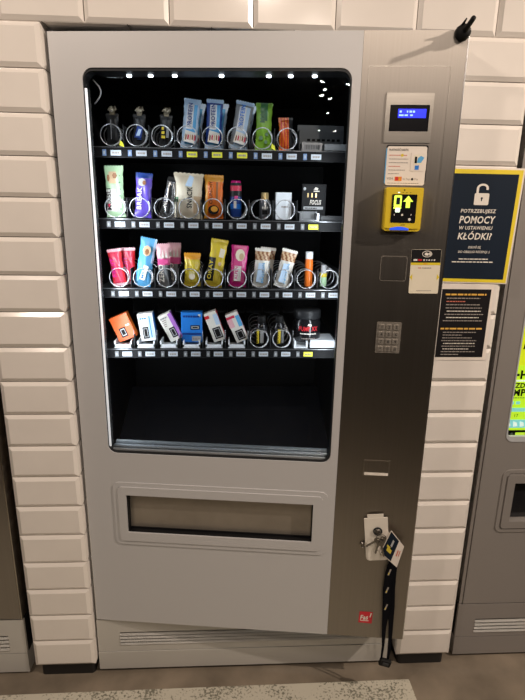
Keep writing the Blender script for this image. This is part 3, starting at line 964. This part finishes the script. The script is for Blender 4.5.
mb = pouch(.048, .098, .024, lambda s, t: 'amber' if t > .80 else ('pale_yellow' if .3 < s < .7 and .25 < t < .45 else 'foil_yellow'), seed=24, wave=.003)
mb.flat([(.0+.009*math.cos(k*PI/5), .030+.009*math.sin(k*PI/5)) for k in range(10)], 'cream', front_y(.028))
vtext(mb, 'CHEESE', -.008, .045, .035, .008, 'brown', front_y(.028))
place('snack_bag', mb, 'small yellow snack bag, shortest wrapper on the third tray', 'snack bag', colx(3)+.004, RZ[2], tilt=1, group='snacks on the third tray')
mb = pouch(.050, .140, .024, lambda s, t: 'dark_grey' if (s < .42 and .10 < t < .62) else 'foil_yellow', seed=25, wave=.003)
y = front_y(.028)
vtext(mb, 'OKAY', -.010, .022, .056, .016, 'foil_yellow', y)
mb.flat([(.004, .090), (.018, .088), (.020, .112), (.006, .116)], 'cream', y); mb.flat([(.010+.005*math.cos(k*PI/4), .070+.006*math.sin(k*PI/4)) for k in range(8)], 'beige', y)
place('snack_bag', mb, 'yellow and black snack bag leaning right beside the pink bar', 'snack bag', colx(4)-.003, RZ[2], tilt=9, group='snacks on the third tray')
mb = pouch(.050, .122, .018, lambda s, t: 'magenta' if s < .12 or s > .9 or t < .1 else 'pink', seed=26)
y = front_y(.018)
mb.flat([(.002+.014*math.cos(k*PI/5), .094+.018*math.sin(k*PI/5)) for k in range(10)], 'cream', y)
mb.flat([(.006+.007*math.cos(k*PI/5), .090+.010*math.sin(k*PI/5)) for k in range(10)], 'beige', y-.0003)
mb.rect(-.012, .008, .018, .062, 'offwhite', y); vtext(mb, 'ALPEN', -.002, .022, .038, .012, 'magenta', y-.0003)
place('snack_bar', mb, 'pink bar with cream picture in the middle of the third tray', 'snack bar', colx(5)+.001, RZ[2], tilt=4, group='snacks on the third tray')
def brown_white():
    mb = pouch(.046, .114, .018, lambda s, t: ('brown' if int(s*7+t*9) % 2 else 'beige') if t > .68 else 'offwhite', seed=27, wave=.0025, crimp_mat='offwhite')
    y = front_y(.019)
    mb.flat([(-.014, .016), (.0, .014), (.004, .070), (-.010, .072)], 'paleblue', y)
    vtext(mb, 'PROTEIN', .008, .014, .058, .010, 'skyblue', y)
    return mb
place('protein_bar', brown_white(), 'white bar with brown nut print standing upright on the third tray', 'protein bar', colx(6)+.001, RZ[2], tilt=4, group='white nut bars on the third tray')
place('protein_bar', brown_white(), 'white nut bar leaning right against the orange bottle side', 'protein bar', colx(7)-.004, RZ[2], tilt=13, group='white nut bars on the third tray')
place('protein_bar', brown_white(), 'white nut bar partly hidden behind the upright nut bar', 'protein bar', colx(6)+.016, RZ[2], y=.18, tilt=6, group='white nut bars on the third tray')
mb = MB()
mb.lathe([(.011, 0, 'orange'), (.0125, .004, 'orange'), (.0125, .078, 'orange'), (.0110, .084, 'white_metal'), (.0118, .086, 'white_metal'), (.0118, .103, 'white_metal'), (.010, .105, 'white_metal')], 24)
place('shot_bottle', mb, 'slim orange bottle with a white cap on the third tray', 'bottle', colx(8)+.011, RZ[2], y=.150, lean=0)
mb = MB()
mb.lathe([(.010, 0, 'glyph_dark'), (.011, .002, 'mint'), (.011, .030, 'foil_yellow'), (.011, .042, 'lightgrey'), (.008, .048, 'lightgrey'), (.0085, .050, 'lightgrey'), (.0085, .066, 'grey'), (.007, .067, 'grey')], 22)
place('shot_bottle', mb, 'tiny green-labelled vial with a grey cap at the right end of the third tray', 'bottle', colx(9)-.012, RZ[2], y=.150, lean=0)
# row 4: cartons standing on white pushers
def carton(w_, h, d, face, side, deco):
    mb = MB(); mb.box(-w_/2, w_/2, -d/2, d/2, 0, h, face, bev=.0008)
    mb.box(w_/2-.0002, w_/2+.0003, -d/2+.001, d/2-.001, .001, h-.001, side)
    deco(mb, -d/2-.0004)
    return mb
def d_orange(mb, y):
    mb.rect(-.014, .006, .010, .040, 'glyph_dark', y); mb.rect(-.011, .003, .014, .036, 'lightgrey', y-.0003); mb.rect(-.009, .001, .017, .033, 'glyph_dark', y-.0005)
    mb.rect(.010, .022, .040, .045, 'offwhite', y)
def d_badge(x0, x1, z0, z1):
    def f(mb, y):
        mb.rect(x0, x1, z0, z1, 'glyph_dark', y)
        mb.rect(x0+.003, x1-.003, z0+.004, z1-.004, 'lightgrey', y-.0003); mb.rect(x0+.005, x1-.005, z0+.006, z1-.006, 'glyph_dark', y-.0005)
    return f
def d_bluewhite(mb, y):
    mb.rect(.004, .020, .008, .078, 'paleblue', y+.0001); mb.rect(.010, .013, .01, .076, 'blue', y)
    mb.greek(-.018, .002, .068, .005, 'blue', y, seed=1); d_badge(-.014, .004, .008, .044)(mb, y)
def d_purple(mb, y):
    mb.rect(.010, .022, 0.002, .084, 'violet', y+.0001); mb.greek(-.016, .006, .074, .005, 'grey', y, seed=4)
    for k in range(4): mb.rect(-.014, -.006+.002*k, .050+.006*k, .053+.006*k, 'glyph_grey', y)
    d_badge(-.006, .012, .010, .042)(mb, y)
def d_blue(mb, y):
    mb.greek(-.026, .026, .078, .006, 'deepblue', y, seed=2); mb.rect(.020, .027, .080, .088, 'offwhite', y)
    mb.rect(-.004, .024, .040, .054, 'glyph_dark', y); mb.rect(-.001, .021, .043, .051, 'lightgrey', y-.0003); mb.rect(.002, .018, .045, .049, 'glyph_dark', y-.0005)
    mb.rect(-.029, .029, .024, .030, 'deepblue', y); mb.rect(0, .028, .004, .020, 'lightgrey', y)
    mb.greek(.002, .026, .009, .006, 'glyph_grey', y-.0003, seed=2)
def d_red(mb, y):
    mb.rect(-.020, -.006, .076, .086, 'red', y); mb.rect(.006, .020, .05, .084, 'paleblue', y+.0001); d_badge(-.010, .014, .008, .044)(mb, y)
def d_pink(mb, y):
    mb.rect(-.020, .006, .078, .086, 'crimson', y); mb.rect(-.020, -.004, .05, .078, 'lightpink', y+.0001); mb.rect(.008, .020, .046, .082, 'skyblue', y); d_badge(-.010, .014, .006, .038)(mb, y)
r4 = (('orange carton tilted left, leftmost on the lowest tray', .056, .078, 'orange_box', 'orange', d_orange, -22, .0, .022),
      ('white and blue carton tilted slightly left on the lowest tray', .046, .086, 'white', 'blue', d_bluewhite, -7, .002, .024),
      ('white carton with a purple side, tilted left beside the blue box', .040, .088, 'offwhite', 'violet', d_purple, -26, .006, .022),
      ('bright blue upright carton in the lowest tray', .064, .094, 'blue', 'deepblue', d_blue, 0, .0, .022),
      ('white carton with red corner, tilted left just right of the blue box', .038, .094, 'offwhite', 'red', d_red, -20, .004, .022),
      ('white carton with pink and blue top, tilted left beside the dark bottles', .038, .094, 'offwhite', 'lightpink', d_pink, -23, .003, .020))
for i, (lb_, w_, h, f_, s_, deco, tilt, dx, dz) in enumerate(r4):
    a = abs(R(tilt))
    mb = carton(w_, h, .030, f_, s_, deco)
    place('carton', mb, lb_, 'box', colx(i)+dx+math.sin(a)*h*.42, ROWZ[3]+dz-.010+math.sin(a)*w_*.5*.9, y=.150, tilt=tilt, lean=0, group='small cartons on the lowest tray')
def dark_bottle():
    mb = MB()
    mb.lathe([(.0150, 0, 'black_gloss'), (.0175, .004, 'dark_grey'), (.0175, .056, 'black_gloss'), (.0160, .064, 'black_gloss'), (.0105, .070, 'black_gloss'), (.0130, .071, 'rubber'), (.0130, .090, 'rubber'), (.0115, .092, 'rubber')], 26)
    return mb
for i, (c1, lb_) in enumerate((('skyblue', 'dark bottle with yellow and grey-blue label, beside the white and pink carton'), ('foil_yellow', 'dark bottle with yellow label, between the other dark bottle and the jar'))):
    mb = dark_bottle(); y = -.0179
    mb.rect(-.015+.010*i, -.008+.012*i, .008, .052, 'foil_yellow', y)
    vtext(mb, 'BOOST', -.011+.011*i, .010, .038, .008, 'glyph_dark', y-.0003)
    mb.rect(-.004+.011*i, .006+.008*i, .010, .050, 'lightgrey' if i == 0 else 'grey', y)
    place('supplement_bottle', mb, lb_, 'bottle', colx(6+i)+(.008 if i == 0 else -.006), RZ[3], y=.150, lean=0, group='dark supplement bottles')
mb = MB()
mb.lathe([(.039, 0, 'black_gloss'), (.0430, .004, 'black_gloss'), (.0430, .062, 'black_gloss'), (.038, .072, 'black_gloss'), (.0420, .074, 'dark_grey'), (.0420, .096, 'dark_grey'), (.039, .100, 'dark_grey')], 36)
jar = place('supplement_jar', mb, 'big black supplement jar with red lettering at the right of the lowest tray', 'jar', colx(8)+.014, RZ[3]+.012, y=.165, lean=0)
mb = MB()
def bend(mb, r):
    for k, p in enumerate(mb.v):
        a = p.x/r; mb.v[k] = Vector((r*math.sin(a), -r*math.cos(a), p.z))
mb.text('PUMP XX', 0, .038, .019, 'red', 0, bold=.03, fit=.062)
mb.greek(-.026, .026, .027, .0035, 'glyph_white', 0, seed=6); mb.greek(-.022, .022, .012, .003, 'glyph_grey', 0, seed=7)
mb.flat([(-.004, .054), (.008, .052), (.010, .058), (.0, .061)], 'glyph_white', 0)
bend(mb, .0437)
mb.build('jar_label', jar)

# ------------------------------------------------------------------ stickers on the control panel
def door_thing(name, label, cat, u, z, off=0., rotv=0.):
    ca, sa = math.cos(A), math.sin(A)
    return thing(name, label, cat, (HX+u*ca-off*sa, HY-u*sa-off*ca, z), (0, R(rotv), -A))
t = door_thing('payment_sticker', 'white card-payment sticker above the yellow terminal', 'sticker', .872, 1.640, .0002)
mb = MB(); mb.plate(rrect(-.048, .052, -.040, .0465, .004), [], -.0004, 0, 'glyph_dark')
mb.plate(rrect(-.0485, .040, -.044, .040, .004), [], -.0006, -.0004, 'skyblue'); mb.build('sticker_backing', t)
mb = MB(); mb.plate(rrect(-.046, .0495, -.0465, .0435, .005), [], -.0010, -.0006, 'paper')
mb.build('sticker_sheet', t)
mb = MB(); y = -.0013
mb.text('PŁATNOŚĆ KARTĄ', -.041, .0330, .0068, 'glyph_dark', y, 'LEFT', bold=.02, fit=.046)
for k, (l_, m_) in enumerate(((.042, 'glyph_red'), (.046, 'glyph_grey'), (.046, 'glyph_grey'), (.028, 'glyph_red'), (.040, 'glyph_grey'), (.026, 'glyph_grey'))):
    mb.greek(-.040, -.040+l_, .022-.0085*k, .0018, m_, y, seed=k, word=.004)
mb.text('VISA', -.0345, -.0335, .0075, 'glyph_grey', y, bold=.02, shear=.2)
mb.rect(-.023, -.006, -.0365, -.0265, 'orange', y); 
mb.flat([(-.0175+.004*math.cos(k*PI/8), -.0315+.004*math.sin(k*PI/8)) for k in range(16)], 'red', y-.0002); mb.flat([(-.0115+.004*math.cos(k*PI/8), -.0315+.004*math.sin(k*PI/8)) for k in range(16)], 'amber', y-.0002)
mb.text('G Pay', .0055, -.0340, .0068, 'glyph_grey', y)
mb.flat([(.0195+.0030*math.cos(k*PI/6), -.0320+.0030*math.sin(k*PI/6)) for k in range(12)], 'glyph_dark', y); mb.text('Pay', .0295, -.0340, .0068, 'glyph_grey', y)
mb.greek(-.040, .036, -.0425, .0015, 'glyph_grey', y, seed=11, word=.004)
mb.flat([(-.009+.0035*math.cos(k*PI/6), .0230+.0035*math.sin(k*PI/6)) for k in range(12)], 'foil_yellow', y-.0001)
mb.build('lettering', t)
mb = MB(); mb.plate(rrect(.013, .0500, -.0130, .0300, .003), [], -.0018, -.0010, 'paper')
y = -.0020
mb.rect(.0195, .040, .002, .0245, 'cream', y); mb.rect(.0215, .0270, .0050, .0200, 'glyph_dark', y-.0002)
mb.flat([(.0270, .0060), (.0370, .0060), (.0440, .0180), (.0360, .0220), (.0290, .0170)], 'skyblue', y-.0003); mb.rect(.0230, .0330, -.0100, .0, 'blue', y)
mb.build('picture_tag', t)

t = door_thing('contactless_sticker', 'black and cream contactless payment sticker at the right edge of the door', 'sticker', .9450, 1.3825, .0002, -1.0)
mb = MB(); mb.plate(rrect(-.0375, .0375, -.0565, .0565, .003), [], -.0006, 0, 'cream'); mb.build('sticker_sheet', t)
mb = MB(); y = -.0009
mb.rect(-.0370, .0370, .0230, .0560, 'glyph_dark', y); mb.rect(-.0370, .0370, .0170, .0230, 'yellow', y)
mb.flat([(-.0375, -.014), (-.031, -.006), (-.031, -.022)], 'yellow', y); mb.flat([(.0375, -.014), (.031, -.006), (.031, -.022)], 'yellow', y)
mb.plate([(.002+.0125*math.cos(k*PI/10), .0450+.0082*math.sin(k*PI/10)) for k in range(20)], [[(.002+.0110*math.cos(k*PI/10), .0450+.0068*math.sin(k*PI/10)) for k in range(20)]], y-.0003, y, 'glyph_white')
mb.flat([(-.004, .0420), (.004, .0405), (.0065, .0460), (.0, .0490), (-.004, .0470)], 'glyph_white', y-.0003)
for k in range(2):
    mb.plate([(.0075+.003*k+.0012*math.cos(a), .0450+.0045*math.sin(a)) for a in [q*PI/5 for q in range(10)]], [], y-.0004, y, 'glyph_white')
mb.rect(-.031, -.0215, .0275, .0320, 'offwhite', y-.0002); mb.rect(-.0195, -.0100, .0275, .0320, 'logo_red', y-.0002)
for k in range(5): mb.flat([(-.0045+.0065*k+.0022*math.cos(a*PI/4), .0297+.0022*math.sin(a*PI/4)) for a in range(8)], 'glyph_white' if k % 2 == 0 else 'lightgrey', y-.0002)
mb.rect(-.005, .005, .0190, .0208, 'orange', y-.0002)
mb.greek(-.018, -.010, .0085, .0022, 'glyph_red', y-.0002, seed=4, word=.004); mb.greek(-.008, .016, .0085, .0022, 'glyph_grey', y-.0002, seed=5, word=.004)
mb.greek(-.018, .020, -.0495, .0014, 'glyph_grey', y-.0002, seed=6, word=.002)
mb.build('print', t)

t = door_thing('logo_sticker', 'small red square logo sticker near the bottom of the steel panel', 'sticker', .8695, .2970, .0002)
mb = MB(); mb.plate([(-.0215, -.0215), (.0205, -.0230), (.0215, .0205), (-.0200, .0200)], [], -.0004, 0, 'logo_red'); mb.build('sticker_sheet', t)
mb = MB(); mb.text('Fas', -.004, -.0090, .0240, 'glyph_white', -.0007, shear=.25, bold=.03, rot=R(6), fit=.026)
mb.flat([(.0120, .0000), (.0150, .0005), (.0190, .0165), (.0145, .0160)], 'glyph_white', -.0007)
mb.rect(-.016, .010, -.0145, -.0120, 'glyph_white', -.0007)
mb.build('lettering', t)

# key bunch with card tag and lanyard hanging on the lock
t = door_thing('key_bunch', 'keys with a navy card tag and long black lanyard hanging from the lock plate', 'keys', .8815, .617, 0)
def K(mb): return mb
mb = MB()
ringp = [(.010+.014*math.cos(a*PI/10), -.022-.002*math.sin(a*PI/5), -.016+.014*math.sin(a*PI/10)) for a in range(20)]
mb.tube(ringp, .0011, 'key_metal', 6, closed=True); mb.build('key_ring', t)
def key(name, p, ang, L=.045, tip=True):
    mb = MB()
    T = Matrix.Translation(p) @ Matrix.Rotation(R(ang), 4, 'Y')
    mb.plate([(.009*math.cos(k*PI/8), .009*math.sin(k*PI/8)) for k in range(16)], [[(.003*math.cos(k*PI/4), .004+.003*math.sin(k*PI/4)) for k in range(8)]], -.001, .001, 'key_metal', T=T)
    mb.plate([(-.003, -.007), (-.003, -L+.003), (0, -L), (.003, -L+.003), (.0018, -L+.009), (.0032, -L+.013), (.0018, -L+.018), (.003, -.010)][::-1], [], -.0009, .0009, 'key_metal', T=T)
    return mb.build(name, t)
key('key', (-.002, -.024, -.022), 52, .040)
key('key', (.004, -.026, -.028), 12, .040)
key('key', (.010, -.028, -.030), -14, .046)
key('key', (.016, -.021, -.020), -34, .040)
def quad_tag(q, y, thick, cells, name):
    mb = MB()
    a, b, c, d = [Vector((p[0]-.8815, 0, p[1]-.617)) for p in q]
    def P(u, v): return (a*(1-u)+b*u)*(1-v)+(d*(1-u)+c*u)*v
    def R4(u0, u1, v0, v1): return [(P(u, v).x, P(u, v).z) for u, v in ((u0, v0), (u0, v1), (u1, v1), (u1, v0))]
    mb.plate(R4(0, 1, 0, 1), [], y, y+thick, 'paper')
    for k, (u0, u1, v0, v1, m_) in enumerate(cells): mb.flat(R4(u0, u1, v0, v1), m_, y-.0003*(1+(k > 0)))
    return mb.build(name, t)
TQ = [(.9185, .629), (.9600, .577), (.9450, .503), (.8920, .5516)]
quad_tag(TQ, -.022, .0012, [(.03, .62, .03, .97, 'navy'), (.14, .34, .52, .60, 'foil_yellow'), (.20, .46, .58, .74, 'foil_yellow'), (.30, .40, .20, .48, 'lightgrey'), (.74, .80, .35, .62, 'glyph_red'), (.86, .90, .30, .55, 'glyph_red')], 'card_tag')['label'] = 'navy and cream card tag with a yellow mark'
quad_tag([(.905, .628), (.950, .582), (.928, .522), (.884, .560)], -.0185, .0010, [], 'card_tag')
def ribbon(mb, pts, w_, m, yoff=0., logos=()):
    """flat strap along (x,y,z) points, width along x"""
    vs = []; fs = []
    for i, p in enumerate(pts):
        ww = w_[i] if isinstance(w_, (list, tuple)) else w_
        vs += [(p[0]-ww/2, p[1], p[2]), (p[0]+ww/2, p[1], p[2]), (p[0]-ww/2, p[1]+.0012, p[2]), (p[0]+ww/2, p[1]+.0012, p[2])]
    for i in range(len(pts)-1):
        a, b = 4*i, 4*i+4
        fs += [(b, b+1, a+1, a), (a+2, a+3, b+3, b+2), (a, a+2, b+2, b), (a+1, b+1, b+3, a+3)]
    fs += [(0, 1, 3, 2), (len(vs)-4, len(vs)-2, len(vs)-1, len(vs)-3)]
    mb.add(vs, fs, m)
mb = MB()
ribbon(mb, [(.052, -.013, -.090), (.045, -.013, -.140), (.043, -.014, -.200), (.046, -.015, -.265), (.0450, -.015, -.340), (.0475, -.015, -.415), (.0460, -.015, -.470)], [.018, .024, .026, .024, .014, .008, .006], 'fabric_black')
for (x, z) in ((.045, -.135), (.043, -.200), (.045, -.262)):
    mb.flat([(x-.006, z-.012), (x-.001, z-.013), (x+.005, z+.008), (x+.001, z+.010)], 'glyph_grey', -.0165)
    mb.flat([(x-.004, z-.010), (x-.001, z-.010), (x, z-.004), (x-.003, z-.003)], 'foil_yellow', -.0168)
mb.build('lanyard_strap', t)
mb = MB()
ribbon(mb, [(.060, -.010, -.090), (.056, -.010, -.140), (.056, -.010, -.200), (.061, -.011, -.265), (.0660, -.012, -.340), (.0690, -.013, -.415), (.0670, -.014, -.465)], [.018, .022, .024, .022, .014, .009, .007], 'fabric_black')
mb.build('lanyard_strap', t)
mb = MB()
mb.box(-.0185, .0185, -.010, .004, -.013, .013, 'rubber', T=Matrix.Translation((.0590, -.010, -.479)) @ Matrix.Rotation(R(14), 4, 'Y'), bev=.003)
mb.box(-.010, .010, -.013, -.009, -.006, .006, 'dark_grey', T=Matrix.Translation((.0590, -.010, -.479)) @ Matrix.Rotation(R(14), 4, 'Y'), bev=.002)
mb.build('buckle', t)['label'] = 'black plastic buckle at the end of the lanyard'

# ------------------------------------------------------------------ notices on the right pillar
def notice(name, label, pts, zoff=0):
    return thing(name, label, 'sign', (0, -.0065, 0))
t = thing('help_notice', 'navy notice with yellow border and white padlock symbol on the right pillar', 'sign', (1.122, -.0075, 1.4945))
mb = MB()
mb.plate([(-.096, -.152), (.093, -.155), (.101, .150), (-.088, .150)], [], -.0015, 0, 'paper')
mb.plate([(-.0930, -.1490), (.0895, -.1520), (.0960, .1455), (-.0905, .1455)], [], -.0022, -.0015, 'yellow'); mb.build('border', t)
mb = MB(); mb.plate([(-.0925, -.1400), (.0805, -.1430), (.0850, .1345), (-.0900, .1345)], [], -.0028, -.0022, 'navy'); mb.build('board', t)
mb = MB(); y = -.0032
mb.plate(rrect(-.0310, .0130, .0440, .0830, .004), [[(-.0105, .0570), (-.0070, .0570), (-.0068, .0650), (-.0107, .0650)]], y-.0004, y, 'glyph_white')
n = 12
o_ = [(-.009+.0180*math.cos(PI*k/n), .0990+.0150*math.sin(PI*k/n)) for k in range(n+1)]; i_ = [(-.009+.0110*math.cos(PI*k/n), .0990+.0085*math.sin(PI*k/n)) for k in range(n+1)]
ring_ = [(.0090, .0940)]+o_+[(-.0270, .083), (-.0200, .083)]+i_[::-1]+[(.0020, .0940)]
mb.plate(ring_, [], y-.0004, y, 'glyph_white')
mb.flat([(-.0088+.0035*math.cos(k*PI/6), .0665+.0035*math.sin(k*PI/6)) for k in range(12)], 'navy', y-.0006)
o = mb.build('padlock_symbol', t, (-.001, 0, .0210)); o.scale = (.90, 1, .78)
mb = MB()
mb.text('POTRZEBUJESZ', -.0130, .0255, .0150, 'glyph_white', y, bold=.015, shear=.15, fit=.097)
mb.text('POMOCY', -.0130, -.0055, .0300, 'glyph_white', y, bold=.022, shear=.15, fit=.099)
mb.text('W USTAWIENIU', -.0150, -.0245, .0150, 'glyph_white', y, bold=.015, shear=.15, fit=.092)
mb.text('KŁÓDKI?', -.0150, -.0540, .0280, 'glyph_white', y, bold=.018, shear=.15, fit=.094)
mb.text('ZGŁOŚ SIĘ', -.0120, -.0810, .0095, 'glyph_white', y, bold=.015, shear=.15, fit=.036)
mb.text('DO OBSŁUGI RECEPCJI ;)', -.0120, -.0950, .0095, 'glyph_white', y, bold=.015, shear=.15, fit=.088)
mb.greek(-.052, .030, -.1155, .0032, 'glyph_white', y, seed=1, word=.008)
mb.greek(-.070, .046, -.1245, .0032, 'glyph_white', y, seed=2, word=.009)
o = mb.build('lettering', t, (0, 0, .0130)); o.scale = (1, 1, .88)
t = thing('instruction_notice', 'black instruction notice with orange headings below the navy padlock notice', 'sign', (1.112, -.0070, 1.229))
mb = MB(); mb.plate([(-.0845, -.1115), (.0725, -.1115), (.0700, .1075), (-.0850, .1080)], [], -.0012, 0, 'paper'); mb.build('backing_sheet', t)
mb = MB(); mb.plate([(-.0770, -.1026), (.0620, -.1026), (.0630, .0945), (-.0770, .0947)], [], -.0018, -.0012, 'board_black'); mb.build('board', t)
mb = MB(); y = -.0022
mb.greek(-.066, .050, .0775, .0048, 'glyph_orange', y, seed=1, word=.013)
for k, (x0, x1, m_) in enumerate(((-.062, .034, 'glyph_grey'), (-.062, -.008, 'glyph_red'), (-.062, .036, 'glyph_grey'), (-.062, .042, 'glyph_grey'), (-.058, .040, 'glyph_white'), (-.064, .048, 'glyph_grey'), (-.058, .038, 'glyph_white'), (-.066, .048, 'glyph_grey'))):
    mb.greek(x0, x1, .0680-.0092*k, .0026, m_, y, seed=k+2, word=.007)
mb.greek(-.070, .050, -.0205, .0048, 'glyph_orange', y, seed=21, word=.013)
for k, (x0, x1, m_) in enumerate(((-.062, .034, 'glyph_grey'), (-.062, -.006, 'glyph_grey'), (-.062, .024, 'glyph_grey'), (-.064, .038, 'glyph_grey'), (-.058, .034, 'glyph_white'), (-.062, .036, 'glyph_grey'), (-.058, .018, 'glyph_white'), (-.062, .038, 'glyph_grey'), (-.062, -.010, 'glyph_grey'))):
    mb.greek(x0, x1, -.0300-.0082*k, .0025, m_, y, seed=k+32, word=.007)
mb.build('lettering', t)

# ------------------------------------------------------------------ neighbouring machines
# left: only its lower right edge shows
lm = thing('vending_machine', 'dark brushed-steel vending machine at the left edge, left of the white tiled pillar', 'vending machine', (-.2300, .014, 0))
mb = MB(); mb.box(-.97, -.0005, .03, .70, .05, 1.90, 'polished'); mb.build('cabinet', lm)
mb = MB(); mb.box(-.965, -.250, -.004, .03, .228, 1.90, 'paint_dark', bev=.002); mb.build('door_panel', lm)
mb = MB(); mb.box(-.249, -.004, -.004, .03, .228, 1.90, 'steel', bev=.002); mb.box(-.004, -.0005, -.004, .03, .228, 1.90, 'polished'); mb.build('control_panel', lm)
mb = MB()
sl = [(-.87, -.055, .152-.0150*i, .160-.0150*i) for i in range(4)]
mb.plate([(-.965, .088), (0, .088), (0, .222), (-.965, .222)], [[(a, c), (b, c), (b, d), (a, d)] for a, b, c, d in sl], 0, .01, 'paint_base')
mb.box(-.965, 0, 0, .6, .010, .0855, 'paint_base'); mb.box(-.965, 0, .01, .6, .086, .222, 'black')
b_ = mb.build('base_panel', lm)
mb = MB()
for a, b, c, d in sl: mb.add([(a, .0010, c+.0028), (b, .0010, c+.0028), (b, -.0035, c-.0045), (a, -.0035, c-.0045)], [(3, 2, 1, 0), (0, 1, 2, 3)], 'vent')
mb.build('vent_louvre', b_)
mb = MB()
mb.plate(rrect(-.155, -.085, .455, .580, .010), [], -.010, -.004, 'steel_light'); mb.tube([(-.095, -.012, .49), (-.075, -.020, .455)], .004, 'key_metal', 6)
mb.tube([(-.11, -.01, .50), (-.082, -.018, .515)], .003, 'key_metal', 6)
mb.build('lock_plate', lm)
feet(lm, (-.9, -.06))

rm = thing('vending_machine', 'grey vending machine with a lit yellow window at the right edge', 'vending machine', (1.2335, .031, 0))
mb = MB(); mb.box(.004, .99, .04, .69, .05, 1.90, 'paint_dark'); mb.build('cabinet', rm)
mb = MB()
w2 = rrect(.072, .70, .838, 1.84, .024)
b2 = rrect(.124, .66, .553, .694, .002, 2)
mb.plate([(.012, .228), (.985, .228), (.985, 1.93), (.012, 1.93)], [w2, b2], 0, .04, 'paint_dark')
mb.box(.0, .010, .002, .04, .228, 1.93, 'paint_dark'); mb.box(.010, .012, .008, .04, .228, 1.93, 'black')
mb.box(-.0015, .0, .0, .04, .228, 1.93, 'chrome')
mb.build('door_panel', rm)
mb = MB(); mb.plate(rrect(.072, .70, .838, 1.84, .024), [rrect(.076, .696, .856, 1.836, .012)], -.002, .010, 'lightgrey'); mb.build('window_trim', rm)
mb = MB(); mb.plate(rrect(.076, .696, .856, 1.836, .012), [], .012, .0122, 'glass', back=False); mb.build('window_pane', rm)
mb = MB()
mb.box(.076, .696, .030, .036, .842, 1.838, 'lit_lime')
y = .0296
mb.rect(.076, .696, 1.160, 1.838, 'lit_yellow', y); mb.rect(.076, .696, 1.080, 1.160, 'lit_yellow', y)
mb.rect(.076, .696, 1.0270, 1.0325, 'lit_white', y-.0004)
mb.rect(.076, .696, .9270, .9400, 'lit_cyan', y-.0004); mb.rect(.076, .696, .8720, .9000, 'lit_cyan', y-.0004); mb.rect(.076, .696, .842, .8640, 'glyph_dark', y-.0004)
mb.rect(.118, .150, .846, .856, 'lit_lime', y-.0008); mb.flat([(.106+.004*math.cos(k*PI/4), .851+.005*math.sin(k*PI/4)) for k in range(8)], 'grey', y-.0008)
mb.rect(.090, .102, 1.0450, 1.0530, 'glyph_dark', y-.0008)
mb.text('H', .1050, 1.0370, .0370, 'glyph_dark', y-.0008, 'LEFT', bold=.04)
mb.text('ZD', .0930, 1.0070, .0220, 'glyph_dark', y-.0008, 'LEFT', bold=.035)
mb.text('MP', .0900, .9805, .0310, 'glyph_dark', y-.0008, 'LEFT', bold=.04)
mb.text('17', .106, .9090, .0150, 'glyph_dark', y-.0008, 'LEFT')
for k in range(5): mb.flat([(.085+.022*k, .876), (.099+.022*k, .878), (.095+.022*k, .890), (.083+.022*k, .894)], 'lit_white', y-.0008)
mb.greek(.090, .20, .9720, .0030, 'glyph_grey', y-.0008, seed=3, word=.008)
for k in range(3): mb.flat([(.100+.05*k, 1.13), (.125+.05*k, 1.14), (.135+.05*k, 1.18), (.110+.05*k, 1.19)], 'glyph_dark', y-.0008)
for k in range(2): mb.rect(.084+.02*k, .098+.02*k, .952, .962, 'lit_cyan', y-.0008)
mb.build('lit_advert', rm)['label'] = 'backlit yellow advert behind the window'
mb = MB()
mb.plate(rrect(.082, .70, .512, .740, .022), [rrect(.094, .688, .524, .728, .014)], -.003, 0, 'paint_dark')
mb.plate(rrect(.098, .684, .528, .724, .012), [b2], -.006, 0, 'paint_dark'); mb.build('delivery_frame', rm)
mb = MB(); mb.box(.127, .657, .020, .024, .556, .690, 'black_gloss'); mb.build('delivery_flap', rm)
mb = MB()
sl = [(.064, .90, .1545-.0140*i, .1625-.0140*i) for i in range(4)]
mb.plate([(0, .088), (.985, .088), (.985, .224), (0, .224)], [[(a, c), (b, c), (b, d), (a, d)] for a, b, c, d in sl], 0, .01, 'paint_dark')
mb.box(0, .985, 0, .6, .012, .0855, 'paint_dark'); mb.box(0, .985, .01, .6, .086, .224, 'black')
b_ = mb.build('base_panel', rm)
mb = MB()
for a, b, c, d in sl: mb.add([(a, .0010, c+.0028), (b, .0010, c+.0028), (b, -.0035, c-.0045), (a, -.0035, c-.0045)], [(3, 2, 1, 0), (0, 1, 2, 3)], 'vent')
mb.build('vent_louvre', b_)
feet(rm, (.06, .9))

# ------------------------------------------------------------------ small lamps of the room, mirrored in the glass
spots = [(.29, -4.50), (.29, -4.88), (.23, -5.20), (.32, -5.40), (.22, -6.42), (-.04, -8.11), (.22, -8.24), (.54, -4.07), (.55, -4.66)]
lamp0 = None
for k, (x, y) in enumerate(spots):
    if lamp0 is None:
        t = thing('ceiling_lamp', 'small round ceiling lamp mirrored in the window glass', 'lamp', (x, y, 2.84), group='ceiling lamps mirrored in the glass')
        mb = MB(); mb.lathe([(.030, -.09, 'black'), (.034, -.088, 'black'), (.034, 0, 'black')], 16)
        h_ = mb.build('lamp_housing', t)
        mb = MB(); mb.lathe([(.020, -.098, 'lamp_disc'), (.024, -.094, 'lamp_disc'), (.024, -.0902, 'lamp_disc')], 14)
        d_ = mb.build('lamp_bulb', t)
        lamp0 = (t, h_, d_)
    else:
        t = lamp0[0].copy(); C.objects.link(t); t.location = (x, y, 2.84)
        for q in lamp0[1:]:
            c = q.copy(); C.objects.link(c); c.parent = t
